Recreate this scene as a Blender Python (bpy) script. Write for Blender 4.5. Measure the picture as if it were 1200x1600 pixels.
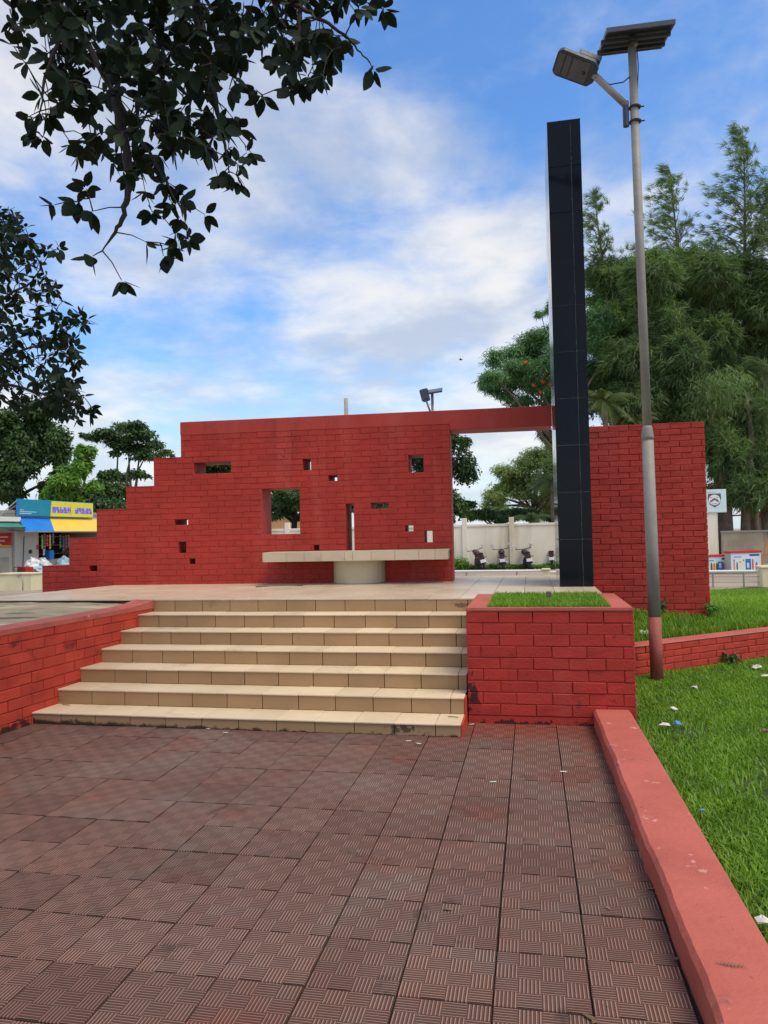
import bpy, bmesh, math, random
import numpy as np
from mathutils import Vector, Matrix

rad = math.radians
rnd = random.Random(11)
nrs = np.random.RandomState(5)
sc = bpy.context.scene
for o in list(bpy.data.objects):
    bpy.data.objects.remove(o)
col = sc.collection

# ------------------------------------------------------------------ camera
FPX, EYE = 1157.0, 1.473           # focal length in photo pixels, eye height
YAW, PITCH, ROLL = rad(11.19), rad(1.72), rad(1.215)
_f = np.array([-math.sin(YAW) * math.cos(PITCH), math.cos(YAW) * math.cos(PITCH), math.sin(PITCH)])
_r0 = np.array([math.cos(YAW), math.sin(YAW), 0.0])
_u0 = np.cross(_r0, _f)
_r = math.cos(ROLL) * _r0 - math.sin(ROLL) * _u0
_u = math.cos(ROLL) * _u0 + math.sin(ROLL) * _r0
CAM = np.array([0, 0, EYE])
cd = bpy.data.cameras.new("camera")
cam = bpy.data.objects.new("camera", cd)
col.objects.link(cam)
cam.matrix_world = Matrix(((_r[0], _u[0], -_f[0], 0), (_r[1], _u[1], -_f[1], 0), (_r[2], _u[2], -_f[2], EYE), (0, 0, 0, 1)))
cd.sensor_fit = 'VERTICAL'
cd.sensor_height = 36.0
cd.sensor_width = 27.0
cd.lens = 36.0 * FPX / 1600.0
cd.clip_start = 0.05
cd.clip_end = 3000
sc.camera = cam
sc.render.resolution_x, sc.render.resolution_y = 768, 1024

# ------------------------------------------------------------------ light, sky, exposure
SUN_EL, SUN_AZ = rad(60), math.atan2(0.80, -0.45)      # azimuth from +Y towards +X
SUN = Vector((math.sin(SUN_AZ) * math.cos(SUN_EL), math.cos(SUN_AZ) * math.cos(SUN_EL), math.sin(SUN_EL)))
sd = bpy.data.lights.new("sun", 'SUN')
sd.energy = 2.6
sd.angle = rad(34)
sd.color = (1.0, 0.87, 0.68)
so = bpy.data.objects.new("sun", sd)
so.rotation_euler = SUN.to_track_quat('Z', 'Y').to_euler()
so.location = (12, -10, 30)
col.objects.link(so)

world = bpy.data.worlds.new("World")
sc.world = world
world.use_nodes = True
wt = world.node_tree
for n in list(wt.nodes):
    wt.nodes.remove(n)


def N(t, kind, **kw):
    n = t.nodes.new(kind)
    ins = kw.pop('ins', {})
    for k, v in kw.items():
        setattr(n, k, v)
    for k, v in ins.items():
        if hasattr(v, 'is_output') or isinstance(v, bpy.types.NodeSocket):
            t.links.new(v, n.inputs[k])
        else:
            n.inputs[k].default_value = v
    return n


def M2(t, op, a, b=0.0, c=None, clamp=False):
    ins = {0: a, 1: b}
    if c is not None:
        ins[2] = c
    return N(t, 'ShaderNodeMath', operation=op, use_clamp=clamp, ins=ins).outputs[0]


def MIX(t, fac, a, b, blend='MIX'):
    n = N(t, 'ShaderNodeMix', data_type='RGBA', blend_type=blend, clamp_factor=True)
    for idx, v in ((0, fac), (6, a), (7, b)):
        if isinstance(v, bpy.types.NodeSocket):
            t.links.new(v, n.inputs[idx])
        else:
            if idx and len(v) == 3:
                v = (*v, 1)
            n.inputs[idx].default_value = v
    return n.outputs[2]


def RAMP(t, x, lo, hi):
    return N(t, 'ShaderNodeMapRange', interpolation_type='SMOOTHSTEP', clamp=True, ins={0: x, 1: lo, 2: hi, 3: 0.0, 4: 1.0}).outputs[0]


sky = N(wt, 'ShaderNodeTexSky', sky_type='NISHITA', sun_disc=False, sun_elevation=SUN_EL, sun_rotation=SUN_AZ, air_density=1.25, dust_density=0.6, ozone_density=3.2, altitude=30)
tc = N(wt, 'ShaderNodeTexCoord')
sep = N(wt, 'ShaderNodeSeparateXYZ', ins={0: tc.outputs['Generated']})
zc = M2(wt, 'ADD', M2(wt, 'MAXIMUM', sep.outputs[2], 0.0), 0.22)
px_ = M2(wt, 'DIVIDE', sep.outputs[0], zc)
py_ = M2(wt, 'DIVIDE', sep.outputs[1], zc)
cv = N(wt, 'ShaderNodeCombineXYZ', ins={0: px_, 1: py_, 2: 0.0}).outputs[0]
CLOUD_OFF = (-3.62, 8.15, 0.0)
cvo = N(wt, 'ShaderNodeVectorMath', operation='ADD', ins={0: cv, 1: CLOUD_OFF}).outputs[0]
n1 = N(wt, 'ShaderNodeTexNoise', ins={'Vector': cvo, 'Scale': 1.0, 'Detail': 8.0, 'Roughness': 0.54, 'Distortion': 0.25}).outputs[0]
n2 = N(wt, 'ShaderNodeTexNoise', ins={'Vector': cvo, 'Scale': 4.2, 'Detail': 6.0, 'Roughness': 0.6, 'Distortion': 0.2}).outputs[0]
nn = M2(wt, 'ADD', M2(wt, 'MULTIPLY', n1, 0.7), M2(wt, 'MULTIPLY', n2, 0.3))
cover = RAMP(wt, nn, 0.33, 0.57)
n3 = N(wt, 'ShaderNodeTexNoise', ins={'Vector': cvo, 'Scale': 2.3, 'Detail': 5.0, 'Roughness': 0.55}).outputs[0]
shade = RAMP(wt, n3, 0.38, 0.60)
hz = RAMP(wt, sep.outputs[2], 0.30, -0.02)
skyc = MIX(wt, 1.0, sky.outputs[0], (0.98, 1.45, 1.95), 'MULTIPLY')
cloudc = MIX(wt, shade, (5.4, 5.9, 6.9), (9.2, 8.9, 8.4))
c_ = MIX(wt, M2(wt, 'MULTIPLY', cover, 0.86), skyc, cloudc)
c_ = MIX(wt, M2(wt, 'MULTIPLY', hz, 0.5), c_, (8.0, 8.6, 9.0))
bg = N(wt, 'ShaderNodeBackground', ins={0: c_, 1: 0.10})
wo = N(wt, 'ShaderNodeOutputWorld', ins={0: bg.outputs[0]})

sc.view_settings.view_transform = 'Standard'
sc.view_settings.look = 'None'
sc.view_settings.exposure = 0.12
sc.view_settings.gamma = 1.0
sc.view_settings.use_curve_mapping = False
sc.cycles.use_denoising = True
sc.cycles.max_bounces = 8
sc.cycles.transparent_max_bounces = 8


# ------------------------------------------------------------------ pixel -> place
def ray(px, py):
    return _f * FPX + _r * (px - 600) + _u * (800 - py)


def atz(px, py, z):
    d = ray(px, py)
    return CAM + d * ((z - EYE) / d[2])


def aty(px, py, y):
    d = ray(px, py)
    return CAM + d * (y / d[1])


def atw(px, py, w):
    return CAM + ray(px, py) * (w / FPX)


def atpl(px, py, p0, n):
    d = ray(px, py)
    return CAM + d * (((np.array(p0) - CAM) @ n) / (d @ n))


# ------------------------------------------------------------------ materials
def newmat(name):
    m = bpy.data.materials.new(name)
    m.use_nodes = True
    t = m.node_tree
    b = t.nodes['Principled BSDF']
    return m, t, b


def wpos(t):
    return N(t, 'ShaderNodeNewGeometry').outputs['Position']


def noise(t, vec, scale, detail=4.0, rough=0.55, dist=0.0):
    return N(t, 'ShaderNodeTexNoise', ins={'Vector': vec, 'Scale': scale, 'Detail': detail, 'Roughness': rough, 'Distortion': dist}).outputs[0]


def mk(name, c1, c2=None, scale=3.0, rough=0.75, bump=0.15, bscale=70.0, rand=0.0, dirt=None, dscale=2.2, dlo=0.55, dhi=0.7, damt=0.6, metal=0.0, spec=0.4, streak=False):
    m, t, b = newmat(name)
    pos = wpos(t)
    c2 = c2 or tuple(x * 0.8 for x in c1)
    c = MIX(t, RAMP(t, noise(t, pos, scale, 6.0, 0.6), 0.3, 0.7), c1, c2)
    if dirt:
        v = pos
        if streak:
            v = N(t, 'ShaderNodeMapping', ins={0: pos, 3: (1.0, 1.0, 0.18)}).outputs[0]
        c = MIX(t, M2(t, 'MULTIPLY', RAMP(t, noise(t, v, dscale, 8.0, 0.65, 0.4), dlo, dhi), damt), c, dirt)
    if rand:
        r = N(t, 'ShaderNodeObjectInfo').outputs['Random']
        c = MIX(t, 1.0, c, N(t, 'ShaderNodeCombineColor', ins={i: M2(t, 'MULTIPLY_ADD', r, rand * 2, 1 - rand) for i in range(3)}).outputs[0], 'MULTIPLY')
    t.links.new(c, b.inputs['Base Color'])
    rr = M2(t, 'MULTIPLY_ADD', noise(t, pos, scale * 6, 3.0), 0.25, rough - 0.12, clamp=True)
    t.links.new(rr, b.inputs['Roughness'])
    b.inputs['Metallic'].default_value = metal
    b.inputs['Specular IOR Level'].default_value = spec
    if bump:
        bn = N(t, 'ShaderNodeBump', ins={'Strength': bump, 'Distance': 0.01, 'Height': noise(t, pos, bscale, 5.0, 0.6)})
        t.links.new(bn.outputs[0], b.inputs['Normal'])
    return m


def mk_col(name, rough=0.6, spec=0.3):
    """flat print: colours stored per face in the attribute Col"""
    m, t, b = newmat(name)
    a = N(t, 'ShaderNodeVertexColor', layer_name='Col')
    pos = wpos(t)
    c = MIX(t, M2(t, 'MULTIPLY', RAMP(t, noise(t, pos, 3.0, 5.0), 0.45, 0.75), 0.18), a.outputs[0], (0.25, 0.24, 0.22))
    t.links.new(c, b.inputs['Base Color'])
    b.inputs['Roughness'].default_value = rough
    b.inputs['Specular IOR Level'].default_value = spec
    return m


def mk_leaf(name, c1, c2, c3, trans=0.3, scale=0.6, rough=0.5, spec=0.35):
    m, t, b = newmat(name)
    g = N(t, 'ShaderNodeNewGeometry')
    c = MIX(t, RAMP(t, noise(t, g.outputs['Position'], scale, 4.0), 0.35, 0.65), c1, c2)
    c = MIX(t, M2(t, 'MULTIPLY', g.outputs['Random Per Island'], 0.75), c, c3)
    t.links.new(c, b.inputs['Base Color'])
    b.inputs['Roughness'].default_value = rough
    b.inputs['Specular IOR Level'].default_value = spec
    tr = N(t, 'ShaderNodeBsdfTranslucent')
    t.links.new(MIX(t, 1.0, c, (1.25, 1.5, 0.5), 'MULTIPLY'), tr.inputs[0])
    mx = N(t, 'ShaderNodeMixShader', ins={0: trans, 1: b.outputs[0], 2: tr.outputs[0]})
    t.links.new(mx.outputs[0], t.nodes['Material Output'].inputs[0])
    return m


MAT = {}
MAT['brick'] = mk('red_painted_brick', (0.42, 0.033, 0.022), (0.35, 0.027, 0.019), 2.4, 0.72, 0.5, 55, 0.045, (0.15, 0.012, 0.010), 3.0, 0.58, 0.76, 0.45)
MAT['joint'] = mk('red_painted_joint', (0.34, 0.027, 0.019), (0.27, 0.021, 0.015), 6.0, 0.8, 0.3, 60)
MAT['plaster_red'] = mk('red_painted_plaster', (0.42, 0.044, 0.030), (0.36, 0.035, 0.025), 1.5, 0.6, 0.25, 40, 0.0, (0.2, 0.012, 0.012), 1.4, 0.58, 0.76, 0.3, streak=True)
MAT['cheek'] = mk('bright_red_painted_brick', (0.49, 0.050, 0.026), (0.38, 0.034, 0.019), 3.0, 0.7, 0.5, 60, 0.07, (0.09, 0.008, 0.007), 4.0, 0.57, 0.72, 0.7)
MAT['pink'] = mk('faded_red_coping', (0.48, 0.118, 0.084), (0.39, 0.088, 0.062), 2.2, 0.68, 0.5, 45, 0.0, (0.25, 0.075, 0.055), 4.5, 0.55, 0.70, 0.6)




def add_specks(m, scale, lo, hi, colr, amt):
    """small chips and dirt specks over a finished material"""
    t = m.node_tree
    b = t.nodes['Principled BSDF']
    src = b.inputs['Base Color'].links[0].from_socket
    k = M2(t, 'MULTIPLY', RAMP(t, noise(t, wpos(t), scale, 6.0, 0.6), lo, hi), amt)
    t.links.new(MIX(t, k, src, colr), b.inputs['Base Color'])


def add_streaks(m, scale, lo, hi, colr, amt):
    t = m.node_tree
    b = t.nodes['Principled BSDF']
    src = b.inputs['Base Color'].links[0].from_socket
    v = N(t, 'ShaderNodeMapping', ins={0: wpos(t), 3: (1.0, 1.0, 0.12)}).outputs[0]
    k = M2(t, 'MULTIPLY', RAMP(t, noise(t, v, scale, 7.0, 0.62, 0.3), lo, hi), amt)
    t.links.new(MIX(t, k, src, colr), b.inputs['Base Color'])


for nm_ in ('brick', 'joint', 'plaster_red'):
    add_streaks(MAT[nm_], 2.6, 0.50, 0.68, (0.46, 0.085, 0.065), 0.34)
    add_streaks(MAT[nm_], 3.7, 0.58, 0.72, (0.13, 0.012, 0.011), 0.40)
add_specks(MAT['pink'], 26.0, 0.66, 0.72, (0.16, 0.06, 0.045), 0.8)
add_specks(MAT['pink'], 9.0, 0.64, 0.70, (0.72, 0.42, 0.36), 0.5)
add_specks(MAT['brick'], 7.0, 0.66, 0.74, (0.10, 0.010, 0.010), 0.6)
add_specks(MAT['cheek'], 8.0, 0.64, 0.72, (0.09, 0.012, 0.010), 0.7)

def mk_tile(name, c1, c2, dirt, damt, rough, rand, bump=0.1, dlo=0.56, dscale=3.0):
    return mk(name, c1, c2, 2.0, rough, bump, 90, rand, dirt, dscale, dlo, dlo + 0.16, damt, 0.0, 0.5)


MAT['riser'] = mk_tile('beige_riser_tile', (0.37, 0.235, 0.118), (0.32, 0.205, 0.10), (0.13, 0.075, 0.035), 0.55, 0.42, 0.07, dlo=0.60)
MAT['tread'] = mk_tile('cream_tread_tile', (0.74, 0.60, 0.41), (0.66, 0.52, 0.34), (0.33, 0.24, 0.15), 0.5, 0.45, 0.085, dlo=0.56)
MAT['floor_tile'] = mk_tile('cream_floor_tile', (0.66, 0.54, 0.40), (0.58, 0.45, 0.31), (0.36, 0.24, 0.17), 0.5, 0.32, 0.06, 0.03, dlo=0.55, dscale=1.6)
MAT['bench_tile'] = mk_tile('cream_bench_tile', (0.58, 0.48, 0.34), (0.50, 0.41, 0.29), (0.28, 0.21, 0.14), 0.4, 0.4, 0.08)
MAT['grout'] = mk('dark_grout', (0.10, 0.075, 0.05), (0.05, 0.038, 0.028), 8.0, 0.9)
MAT['granite_joint'] = mk('pale_granite_joint', (0.55, 0.55, 0.54), (0.22, 0.22, 0.23), 5.0, 0.8)
MAT['concrete'] = mk('grey_concrete', (0.34, 0.32, 0.28), (0.25, 0.235, 0.20), 2.0, 0.85, 0.4, 30)


def mk_mould():
    """first riser: beige tile eaten by black mould along its foot"""
    m, t, b = newmat('mouldy_riser_tile')
    pos = wpos(t)
    c = MIX(t, noise(t, pos, 3.0, 5.0), (0.37, 0.24, 0.125), (0.30, 0.20, 0.105))
    s = N(t, 'ShaderNodeSeparateXYZ', ins={0: pos})
    lim = M2(t, 'MULTIPLY_ADD', M2(t, 'SUBTRACT', -1.9, s.outputs[0]), 0.013, 0.004)
    lim = M2(t, 'MAXIMUM', lim, 0.0)
    h = M2(t, 'MULTIPLY_ADD', noise(t, pos, 14.0, 7.0, 0.7), 0.13, -0.062)
    k = RAMP(t, M2(t, 'SUBTRACT', M2(t, 'ADD', lim, h), s.outputs[2]), -0.012, 0.012)
    c = MIX(t, M2(t, 'MULTIPLY', k, 0.93), c, (0.012, 0.010, 0.008))
    t.links.new(c, b.inputs['Base Color'])
    b.inputs['Roughness'].default_value = 0.6
    return m




def add_stain(m, ctr, rad_, colr, scale, lo, amt=0.9):
    """a blotch of black mould or soot at a place of its own"""
    t = m.node_tree
    b = t.nodes['Principled BSDF']
    src = b.inputs['Base Color'].links[0].from_socket
    pos = wpos(t)
    d = N(t, 'ShaderNodeVectorMath', operation='SUBTRACT', ins={0: pos, 1: ctr}).outputs[0]
    d = N(t, 'ShaderNodeVectorMath', operation='DIVIDE', ins={0: d, 1: rad_}).outputs[0]
    ln = N(t, 'ShaderNodeVectorMath', operation='LENGTH', ins={0: d}).outputs['Value']
    k = RAMP(t, M2(t, 'SUBTRACT', noise(t, pos, scale, 8.0, 0.68), M2(t, 'MULTIPLY', ln, 0.32)), lo, lo + 0.07)
    t.links.new(MIX(t, M2(t, 'MULTIPLY', k, amt), src, colr), b.inputs['Base Color'])


SOOT = (0.014, 0.008, 0.008)
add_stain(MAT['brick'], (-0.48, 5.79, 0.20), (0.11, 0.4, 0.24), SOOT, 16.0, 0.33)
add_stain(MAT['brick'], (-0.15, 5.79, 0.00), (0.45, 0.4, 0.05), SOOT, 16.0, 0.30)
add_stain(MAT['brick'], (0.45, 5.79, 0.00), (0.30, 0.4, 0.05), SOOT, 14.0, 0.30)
add_stain(MAT['cheek'], (-4.02, 5.05, -0.02), (0.4, 0.75, 0.09), SOOT, 12.0, 0.25)
add_stain(MAT['riser'], (-0.66, 7.13, 0.78), (0.20, 0.2, 0.05), (0.07, 0.04, 0.02), 26.0, 0.36, 0.7)
add_stain(MAT['riser'], (-4.0, 5.7, 0.14), (0.10, 0.4, 0.08), (0.08, 0.05, 0.03), 20.0, 0.36, 0.7)
add_stain(MAT['riser'], (-4.02, 6.27, 0.40), (0.10, 0.2, 0.08), (0.10, 0.02, 0.012), 16.0, 0.30, 0.8)
MAT['mould_riser'] = mk_mould()


add_stain(MAT['mould_riser'], (-0.95, 5.37, 0.05), (0.16, 0.2, 0.06), (0.03, 0.02, 0.012), 24.0, 0.30, 0.8)


def mk_paving():
    m, t, b = newmat('grooved_paving_tile')
    pos = wpos(t)
    oc = N(t, 'ShaderNodeTexCoord').outputs['Object']
    s = N(t, 'ShaderNodeSeparateXYZ', ins={0: oc})
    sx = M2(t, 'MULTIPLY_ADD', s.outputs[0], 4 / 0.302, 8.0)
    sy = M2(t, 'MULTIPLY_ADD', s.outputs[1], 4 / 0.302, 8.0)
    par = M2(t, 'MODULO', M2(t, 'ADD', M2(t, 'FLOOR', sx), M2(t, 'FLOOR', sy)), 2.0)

    def stripes(v):
        fr = M2(t, 'FRACT', M2(t, 'MULTIPLY', v, 6.0))
        return RAMP(t, M2(t, 'ABSOLUTE', M2(t, 'SUBTRACT', fr, 0.5)), 0.14, 0.36)    # 1 in the groove
    g = N(t, 'ShaderNodeMix', data_type='FLOAT')
    t.links.new(par, g.inputs[0])
    t.links.new(stripes(sx), g.inputs[2])
    t.links.new(stripes(sy), g.inputs[3])
    groove = g.outputs[0]
    big = noise(t, pos, 0.9, 5.0, 0.6)
    c = MIX(t, RAMP(t, big, 0.35, 0.65), (0.320, 0.168, 0.128), (0.270, 0.168, 0.134))
    r = N(t, 'ShaderNodeObjectInfo').outputs['Random']
    c = MIX(t, M2(t, 'MULTIPLY', RAMP(t, r, 0.4, 1.0), 0.6), c, (0.265, 0.135, 0.108))
    c = MIX(t, M2(t, 'MULTIPLY', RAMP(t, noise(t, pos, 2.6, 7.0, 0.65), 0.5, 0.72), 0.55), c, (0.29, 0.225, 0.19))
    tone = M2(t, 'MULTIPLY_ADD', N(t, 'ShaderNodeTexWhiteNoise', noise_dimensions='1D', ins={'W': r}).outputs[0], 0.30, 0.85)
    c = MIX(t, 1.0, c, N(t, 'ShaderNodeCombineColor', ins={i: tone for i in range(3)}).outputs[0], 'MULTIPLY')
    c = MIX(t, M2(t, 'MULTIPLY', RAMP(t, noise(t, pos, 0.7, 6.0, 0.6, 0.6), 0.48, 0.66), 0.42), c, (0.38, 0.29, 0.245))
    c = MIX(t, M2(t, 'MULTIPLY', RAMP(t, noise(t, pos, 3.4, 8.0, 0.7, 0.5), 0.58, 0.68), 0.6), c, (0.075, 0.055, 0.042))
    # red paint drippings and wash on the tiles
    dy = RAMP(t, M2(t, 'ADD', N(t, 'ShaderNodeSeparateXYZ', ins={0: pos}).outputs[1], M2(t, 'MULTIPLY', noise(t, pos, 2.2, 5.0), 1.6)), 5.65, 6.6)
    dx = RAMP(t, N(t, 'ShaderNodeSeparateXYZ', ins={0: pos}).outputs[0], -1.1, -0.3)
    c = MIX(t, M2(t, 'MULTIPLY', M2(t, 'MULTIPLY', dy, dx), 0.75), c, (0.42, 0.085, 0.060))
    c = MIX(t, M2(t, 'MULTIPLY', RAMP(t, noise(t, pos, 1.7, 6.0), 0.55, 0.68), 0.40), c, (0.36, 0.10, 0.07))
    c = MIX(t, M2(t, 'MULTIPLY', par, 0.19), c, (0.07, 0.042, 0.036))  # shading of the crosswise groove patches, painted in as a darker tone
    # dirt lies in the grooves, and part of their shade is painted in
    c = MIX(t, M2(t, 'MULTIPLY', groove, 0.74), c, (0.050, 0.030, 0.026))
    t.links.new(c, b.inputs['Base Color'])
    b.inputs['Roughness'].default_value = 0.8
    b.inputs['Specular IOR Level'].default_value = 0.15
    h = M2(t, 'SUBTRACT', M2(t, 'MULTIPLY', noise(t, pos, 120.0, 3.0), 0.35), groove)
    bn = N(t, 'ShaderNodeBump', ins={'Strength': 1.0, 'Distance': 0.009, 'Height': h})
    t.links.new(bn.outputs[0], b.inputs['Normal'])
    return m


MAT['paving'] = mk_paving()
MAT['paving_joint'] = mk('dark_paving_joint', (0.030, 0.023, 0.018), (0.015, 0.012, 0.010), 12.0, 0.95, 0.5, 80)


def mk_granite():
    m, t, b = newmat('polished_black_granite')
    pos = wpos(t)
    r = N(t, 'ShaderNodeObjectInfo').outputs['Random']
    c = MIX(t, RAMP(t, noise(t, pos, 180.0, 2.0), 0.62, 0.75), (0.006, 0.008, 0.012), (0.035, 0.04, 0.05))
    c = MIX(t, M2(t, 'MULTIPLY', r, 0.4), c, (0.010, 0.013, 0.02))
    t.links.new(c, b.inputs['Base Color'])
    t.links.new(M2(t, 'MULTIPLY_ADD', noise(t, pos, 2.0, 4.0), 0.14, 0.03), b.inputs['Roughness'])
    b.inputs['Specular IOR Level'].default_value = 0.13
    bn = N(t, 'ShaderNodeBump', ins={'Strength': 0.05, 'Distance': 0.01, 'Height': noise(t, pos, 1.2, 2.0)})
    t.links.new(bn.outputs[0], b.inputs['Normal'])
    return m


MAT['granite'] = mk_granite()
MAT['ground'] = mk('dusty_ground', (0.36, 0.29, 0.23), (0.27, 0.22, 0.175), 0.35, 0.9, 0.3, 14, 0.0, (0.42, 0.37, 0.31), 0.25, 0.5, 0.7, 0.6)
MAT['soil'] = mk('dark_lawn_soil', (0.045, 0.06, 0.018), (0.028, 0.04, 0.013), 3.0, 0.95, 0.4, 20)


def mk_bank():
    m, t, b = newmat('mossy_cement')
    pos = wpos(t)
    v = N(t, 'ShaderNodeMapping', ins={0: pos, 3: (0.6, 1.6, 1.0)}).outputs[0]
    c = MIX(t, RAMP(t, noise(t, v, 1.6, 7.0, 0.62, 0.5), 0.38, 0.62), (0.52, 0.42, 0.29), (0.33, 0.27, 0.165))
    c = MIX(t, RAMP(t, noise(t, v, 1.1, 6.0, 0.6, 1.0), 0.56, 0.64), c, (0.10, 0.095, 0.062))
    c = MIX(t, M2(t, 'MULTIPLY', RAMP(t, noise(t, pos, 5.0, 7.0, 0.7), 0.56, 0.7), 0.7), c, (0.44, 0.37, 0.29))
    t.links.new(c, b.inputs['Base Color'])
    b.inputs['Roughness'].default_value = 0.85
    bn = N(t, 'ShaderNodeBump', ins={'Strength': 0.6, 'Distance': 0.03, 'Height': noise(t, pos, 9.0, 8.0, 0.65)})
    t.links.new(bn.outputs[0], b.inputs['Normal'])
    return m


MAT['bank'] = mk_bank()
MAT['grass'] = mk_leaf('lawn_grass', (0.16, 0.32, 0.018), (0.075, 0.19, 0.012), (0.23, 0.36, 0.035), 0.35, 3.2, 0.5)
MAT['grass_far'] = mk_leaf('sun_toned_grass', (0.20, 0.36, 0.02), (0.15, 0.29, 0.018), (0.27, 0.40, 0.04), 0.35, 1.0, 0.5)  # brighter copy of the lawn grass, sunlight put into its colour
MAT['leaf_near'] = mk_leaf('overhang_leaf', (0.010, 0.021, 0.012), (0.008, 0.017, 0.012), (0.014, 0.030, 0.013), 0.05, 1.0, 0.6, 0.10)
MAT['leaf_dark'] = mk_leaf('dark_leaf', (0.045, 0.095, 0.026), (0.07, 0.13, 0.03), (0.032, 0.072, 0.024), 0.22, 0.5)
MAT['leaf_mid'] = mk_leaf('mid_green_leaf', (0.11, 0.25, 0.03), (0.075, 0.18, 0.025), (0.14, 0.28, 0.035), 0.3, 0.5)
MAT['leaf_pale'] = mk_leaf('pale_green_leaf', (0.30, 0.38, 0.13), (0.20, 0.30, 0.09), (0.34, 0.40, 0.17), 0.3, 0.35)
MAT['leaf_poin'] = mk_leaf('feathery_leaf', (0.10, 0.225, 0.08), (0.07, 0.17, 0.07), (0.14, 0.26, 0.09), 0.25, 0.5)
MAT['leaf_casu'] = mk_leaf('casuarina_needle', (0.125, 0.215, 0.070), (0.055, 0.115, 0.050), (0.18, 0.245, 0.09), 0.3, 0.3, 0.6)
MAT['leaf_palm'] = mk_leaf('palm_leaf', (0.085, 0.13, 0.04), (0.055, 0.10, 0.03), (0.13, 0.16, 0.05), 0.25, 0.7)
MAT['flower'] = mk('orange_flower', (0.6, 0.12, 0.03), None, 3, 0.6, 0)
MAT['bark'] = mk('grey_bark', (0.20, 0.155, 0.12), (0.12, 0.09, 0.07), 3.0, 0.9, 0.6, 12)
MAT['bark_dark'] = mk('dark_bark', (0.030, 0.025, 0.023), (0.02, 0.017, 0.016), 4.0, 0.9, 0.5, 25)
MAT['steel'] = mk('galvanised_pole', (0.31, 0.295, 0.27), (0.23, 0.215, 0.195), 3.0, 0.6, 0.15, 60, 0.0, (0.15, 0.13, 0.11), 6.0, 0.60, 0.75, 0.6, 0.05, streak=True)
MAT['pole_red'] = mk('red_painted_pole_base', (0.34, 0.085, 0.062), (0.25, 0.06, 0.045), 5.0, 0.6, 0.2, 40)
MAT['lamp_grey'] = mk('lamp_housing', (0.045, 0.06, 0.085), (0.035, 0.048, 0.07), 4.0, 0.5, 0.05)
MAT['lamp_lens'] = mk('lamp_lens', (0.085, 0.105, 0.135), (0.065, 0.08, 0.105), 8.0, 0.25, 0.0)
MAT['dark_metal'] = mk('dark_metal', (0.045, 0.05, 0.055), (0.03, 0.032, 0.035), 5.0, 0.5, 0.05, metal=0.3)
MAT['solar_back'] = mk('solar_panel_back', (0.026, 0.034, 0.05), (0.02, 0.027, 0.04), 2.0, 0.5, 0.0)
MAT['solar_cell'] = mk('solar_cell', (0.015, 0.02, 0.06), (0.01, 0.015, 0.04), 3.0, 0.15, 0.0)
MAT['alu'] = mk('aluminium_frame', (0.11, 0.125, 0.15), None, 3, 0.4, 0.0, metal=0.3)
MAT['cream_wall'] = mk('cream_boundary_plaster', (0.78, 0.73, 0.61), (0.72, 0.65, 0.51), 0.5, 0.85, 0.2, 10, 0.04, (0.40, 0.33, 0.20), 0.55, 0.50, 0.68, 0.55, streak=True)
MAT['old_wall'] = mk('weathered_wall', (0.42, 0.36, 0.27), (0.30, 0.25, 0.18), 0.8, 0.9, 0.3, 8, 0.0, (0.12, 0.09, 0.055), 1.0, 0.48, 0.62, 0.85, streak=True)
MAT['white_paint'] = mk('white_paint', (0.74, 0.73, 0.70), (0.66, 0.65, 0.61), 2.0, 0.6, 0.1)
MAT['yellow_block'] = mk('stained_cream_block', (0.70, 0.65, 0.42), (0.60, 0.56, 0.37), 2.0, 0.8, 0.2, 20, 0.0, (0.05, 0.042, 0.03), 3.0, 0.60, 0.70, 0.85, streak=True)
MAT['shop_wall'] = mk('shop_plaster', (0.52, 0.50, 0.45), (0.45, 0.43, 0.38), 1.0, 0.85, 0.1)
MAT['shop_dark'] = mk('dark_shop_inside', (0.035, 0.035, 0.04), (0.02, 0.02, 0.024), 2.0, 0.8, 0.0)
MAT['blue_sheet'] = mk('blue_awning_sheet', (0.012, 0.20, 0.62), (0.012, 0.17, 0.55), 1.5, 0.45, 0.0)
MAT['yellow_sheet'] = mk('yellow_awning_sheet', (0.80, 0.55, 0.07), (0.74, 0.50, 0.06), 1.5, 0.45, 0.0)
MAT['print'] = mk_col('printed_colours')
MAT['green_sheet'] = mk('green_sheet', (0.03, 0.22, 0.17), None, 2, 0.6, 0)
MAT['red_sheet'] = mk('red_roof_sheet', (0.62, 0.03, 0.03), (0.5, 0.025, 0.025), 1.0, 0.5, 0.0)
MAT['tyre'] = mk('rubber', (0.02, 0.02, 0.022), None, 5, 0.8, 0.1)
MAT['bike_dark'] = mk('motorbike_black', (0.025, 0.025, 0.03), (0.018, 0.018, 0.02), 4, 0.35, 0.0)
MAT['bike_maroon'] = mk('motorbike_maroon', (0.10, 0.02, 0.02), None, 4, 0.35, 0.0)
MAT['chrome'] = mk('chrome', (0.5, 0.5, 0.52), None, 4, 0.2, 0.0, metal=0.9)
MAT['mirror_glass'] = mk('mirror_face', (0.8, 0.82, 0.85), None, 4, 0.12, 0.0, metal=0.6)
MAT['tail_red'] = mk('tail_lamp_red', (0.10, 0.008, 0.008), None, 4, 0.25, 0.0)
MAT['paper'] = mk('litter_paper', (0.72, 0.71, 0.67), (0.6, 0.58, 0.52), 30, 0.8, 0.0)
MAT['paper_blue'] = mk('litter_blue', (0.08, 0.28, 0.6), None, 30, 0.6, 0.0)
MAT['wood'] = mk('varnished_wood', (0.50, 0.22, 0.06), (0.4, 0.16, 0.04), 6, 0.5, 0.1)
MAT['dry_leaf'] = mk('dry_leaf', (0.20, 0.13, 0.07), (0.12, 0.08, 0.045), 30, 0.8, 0.0)
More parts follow.
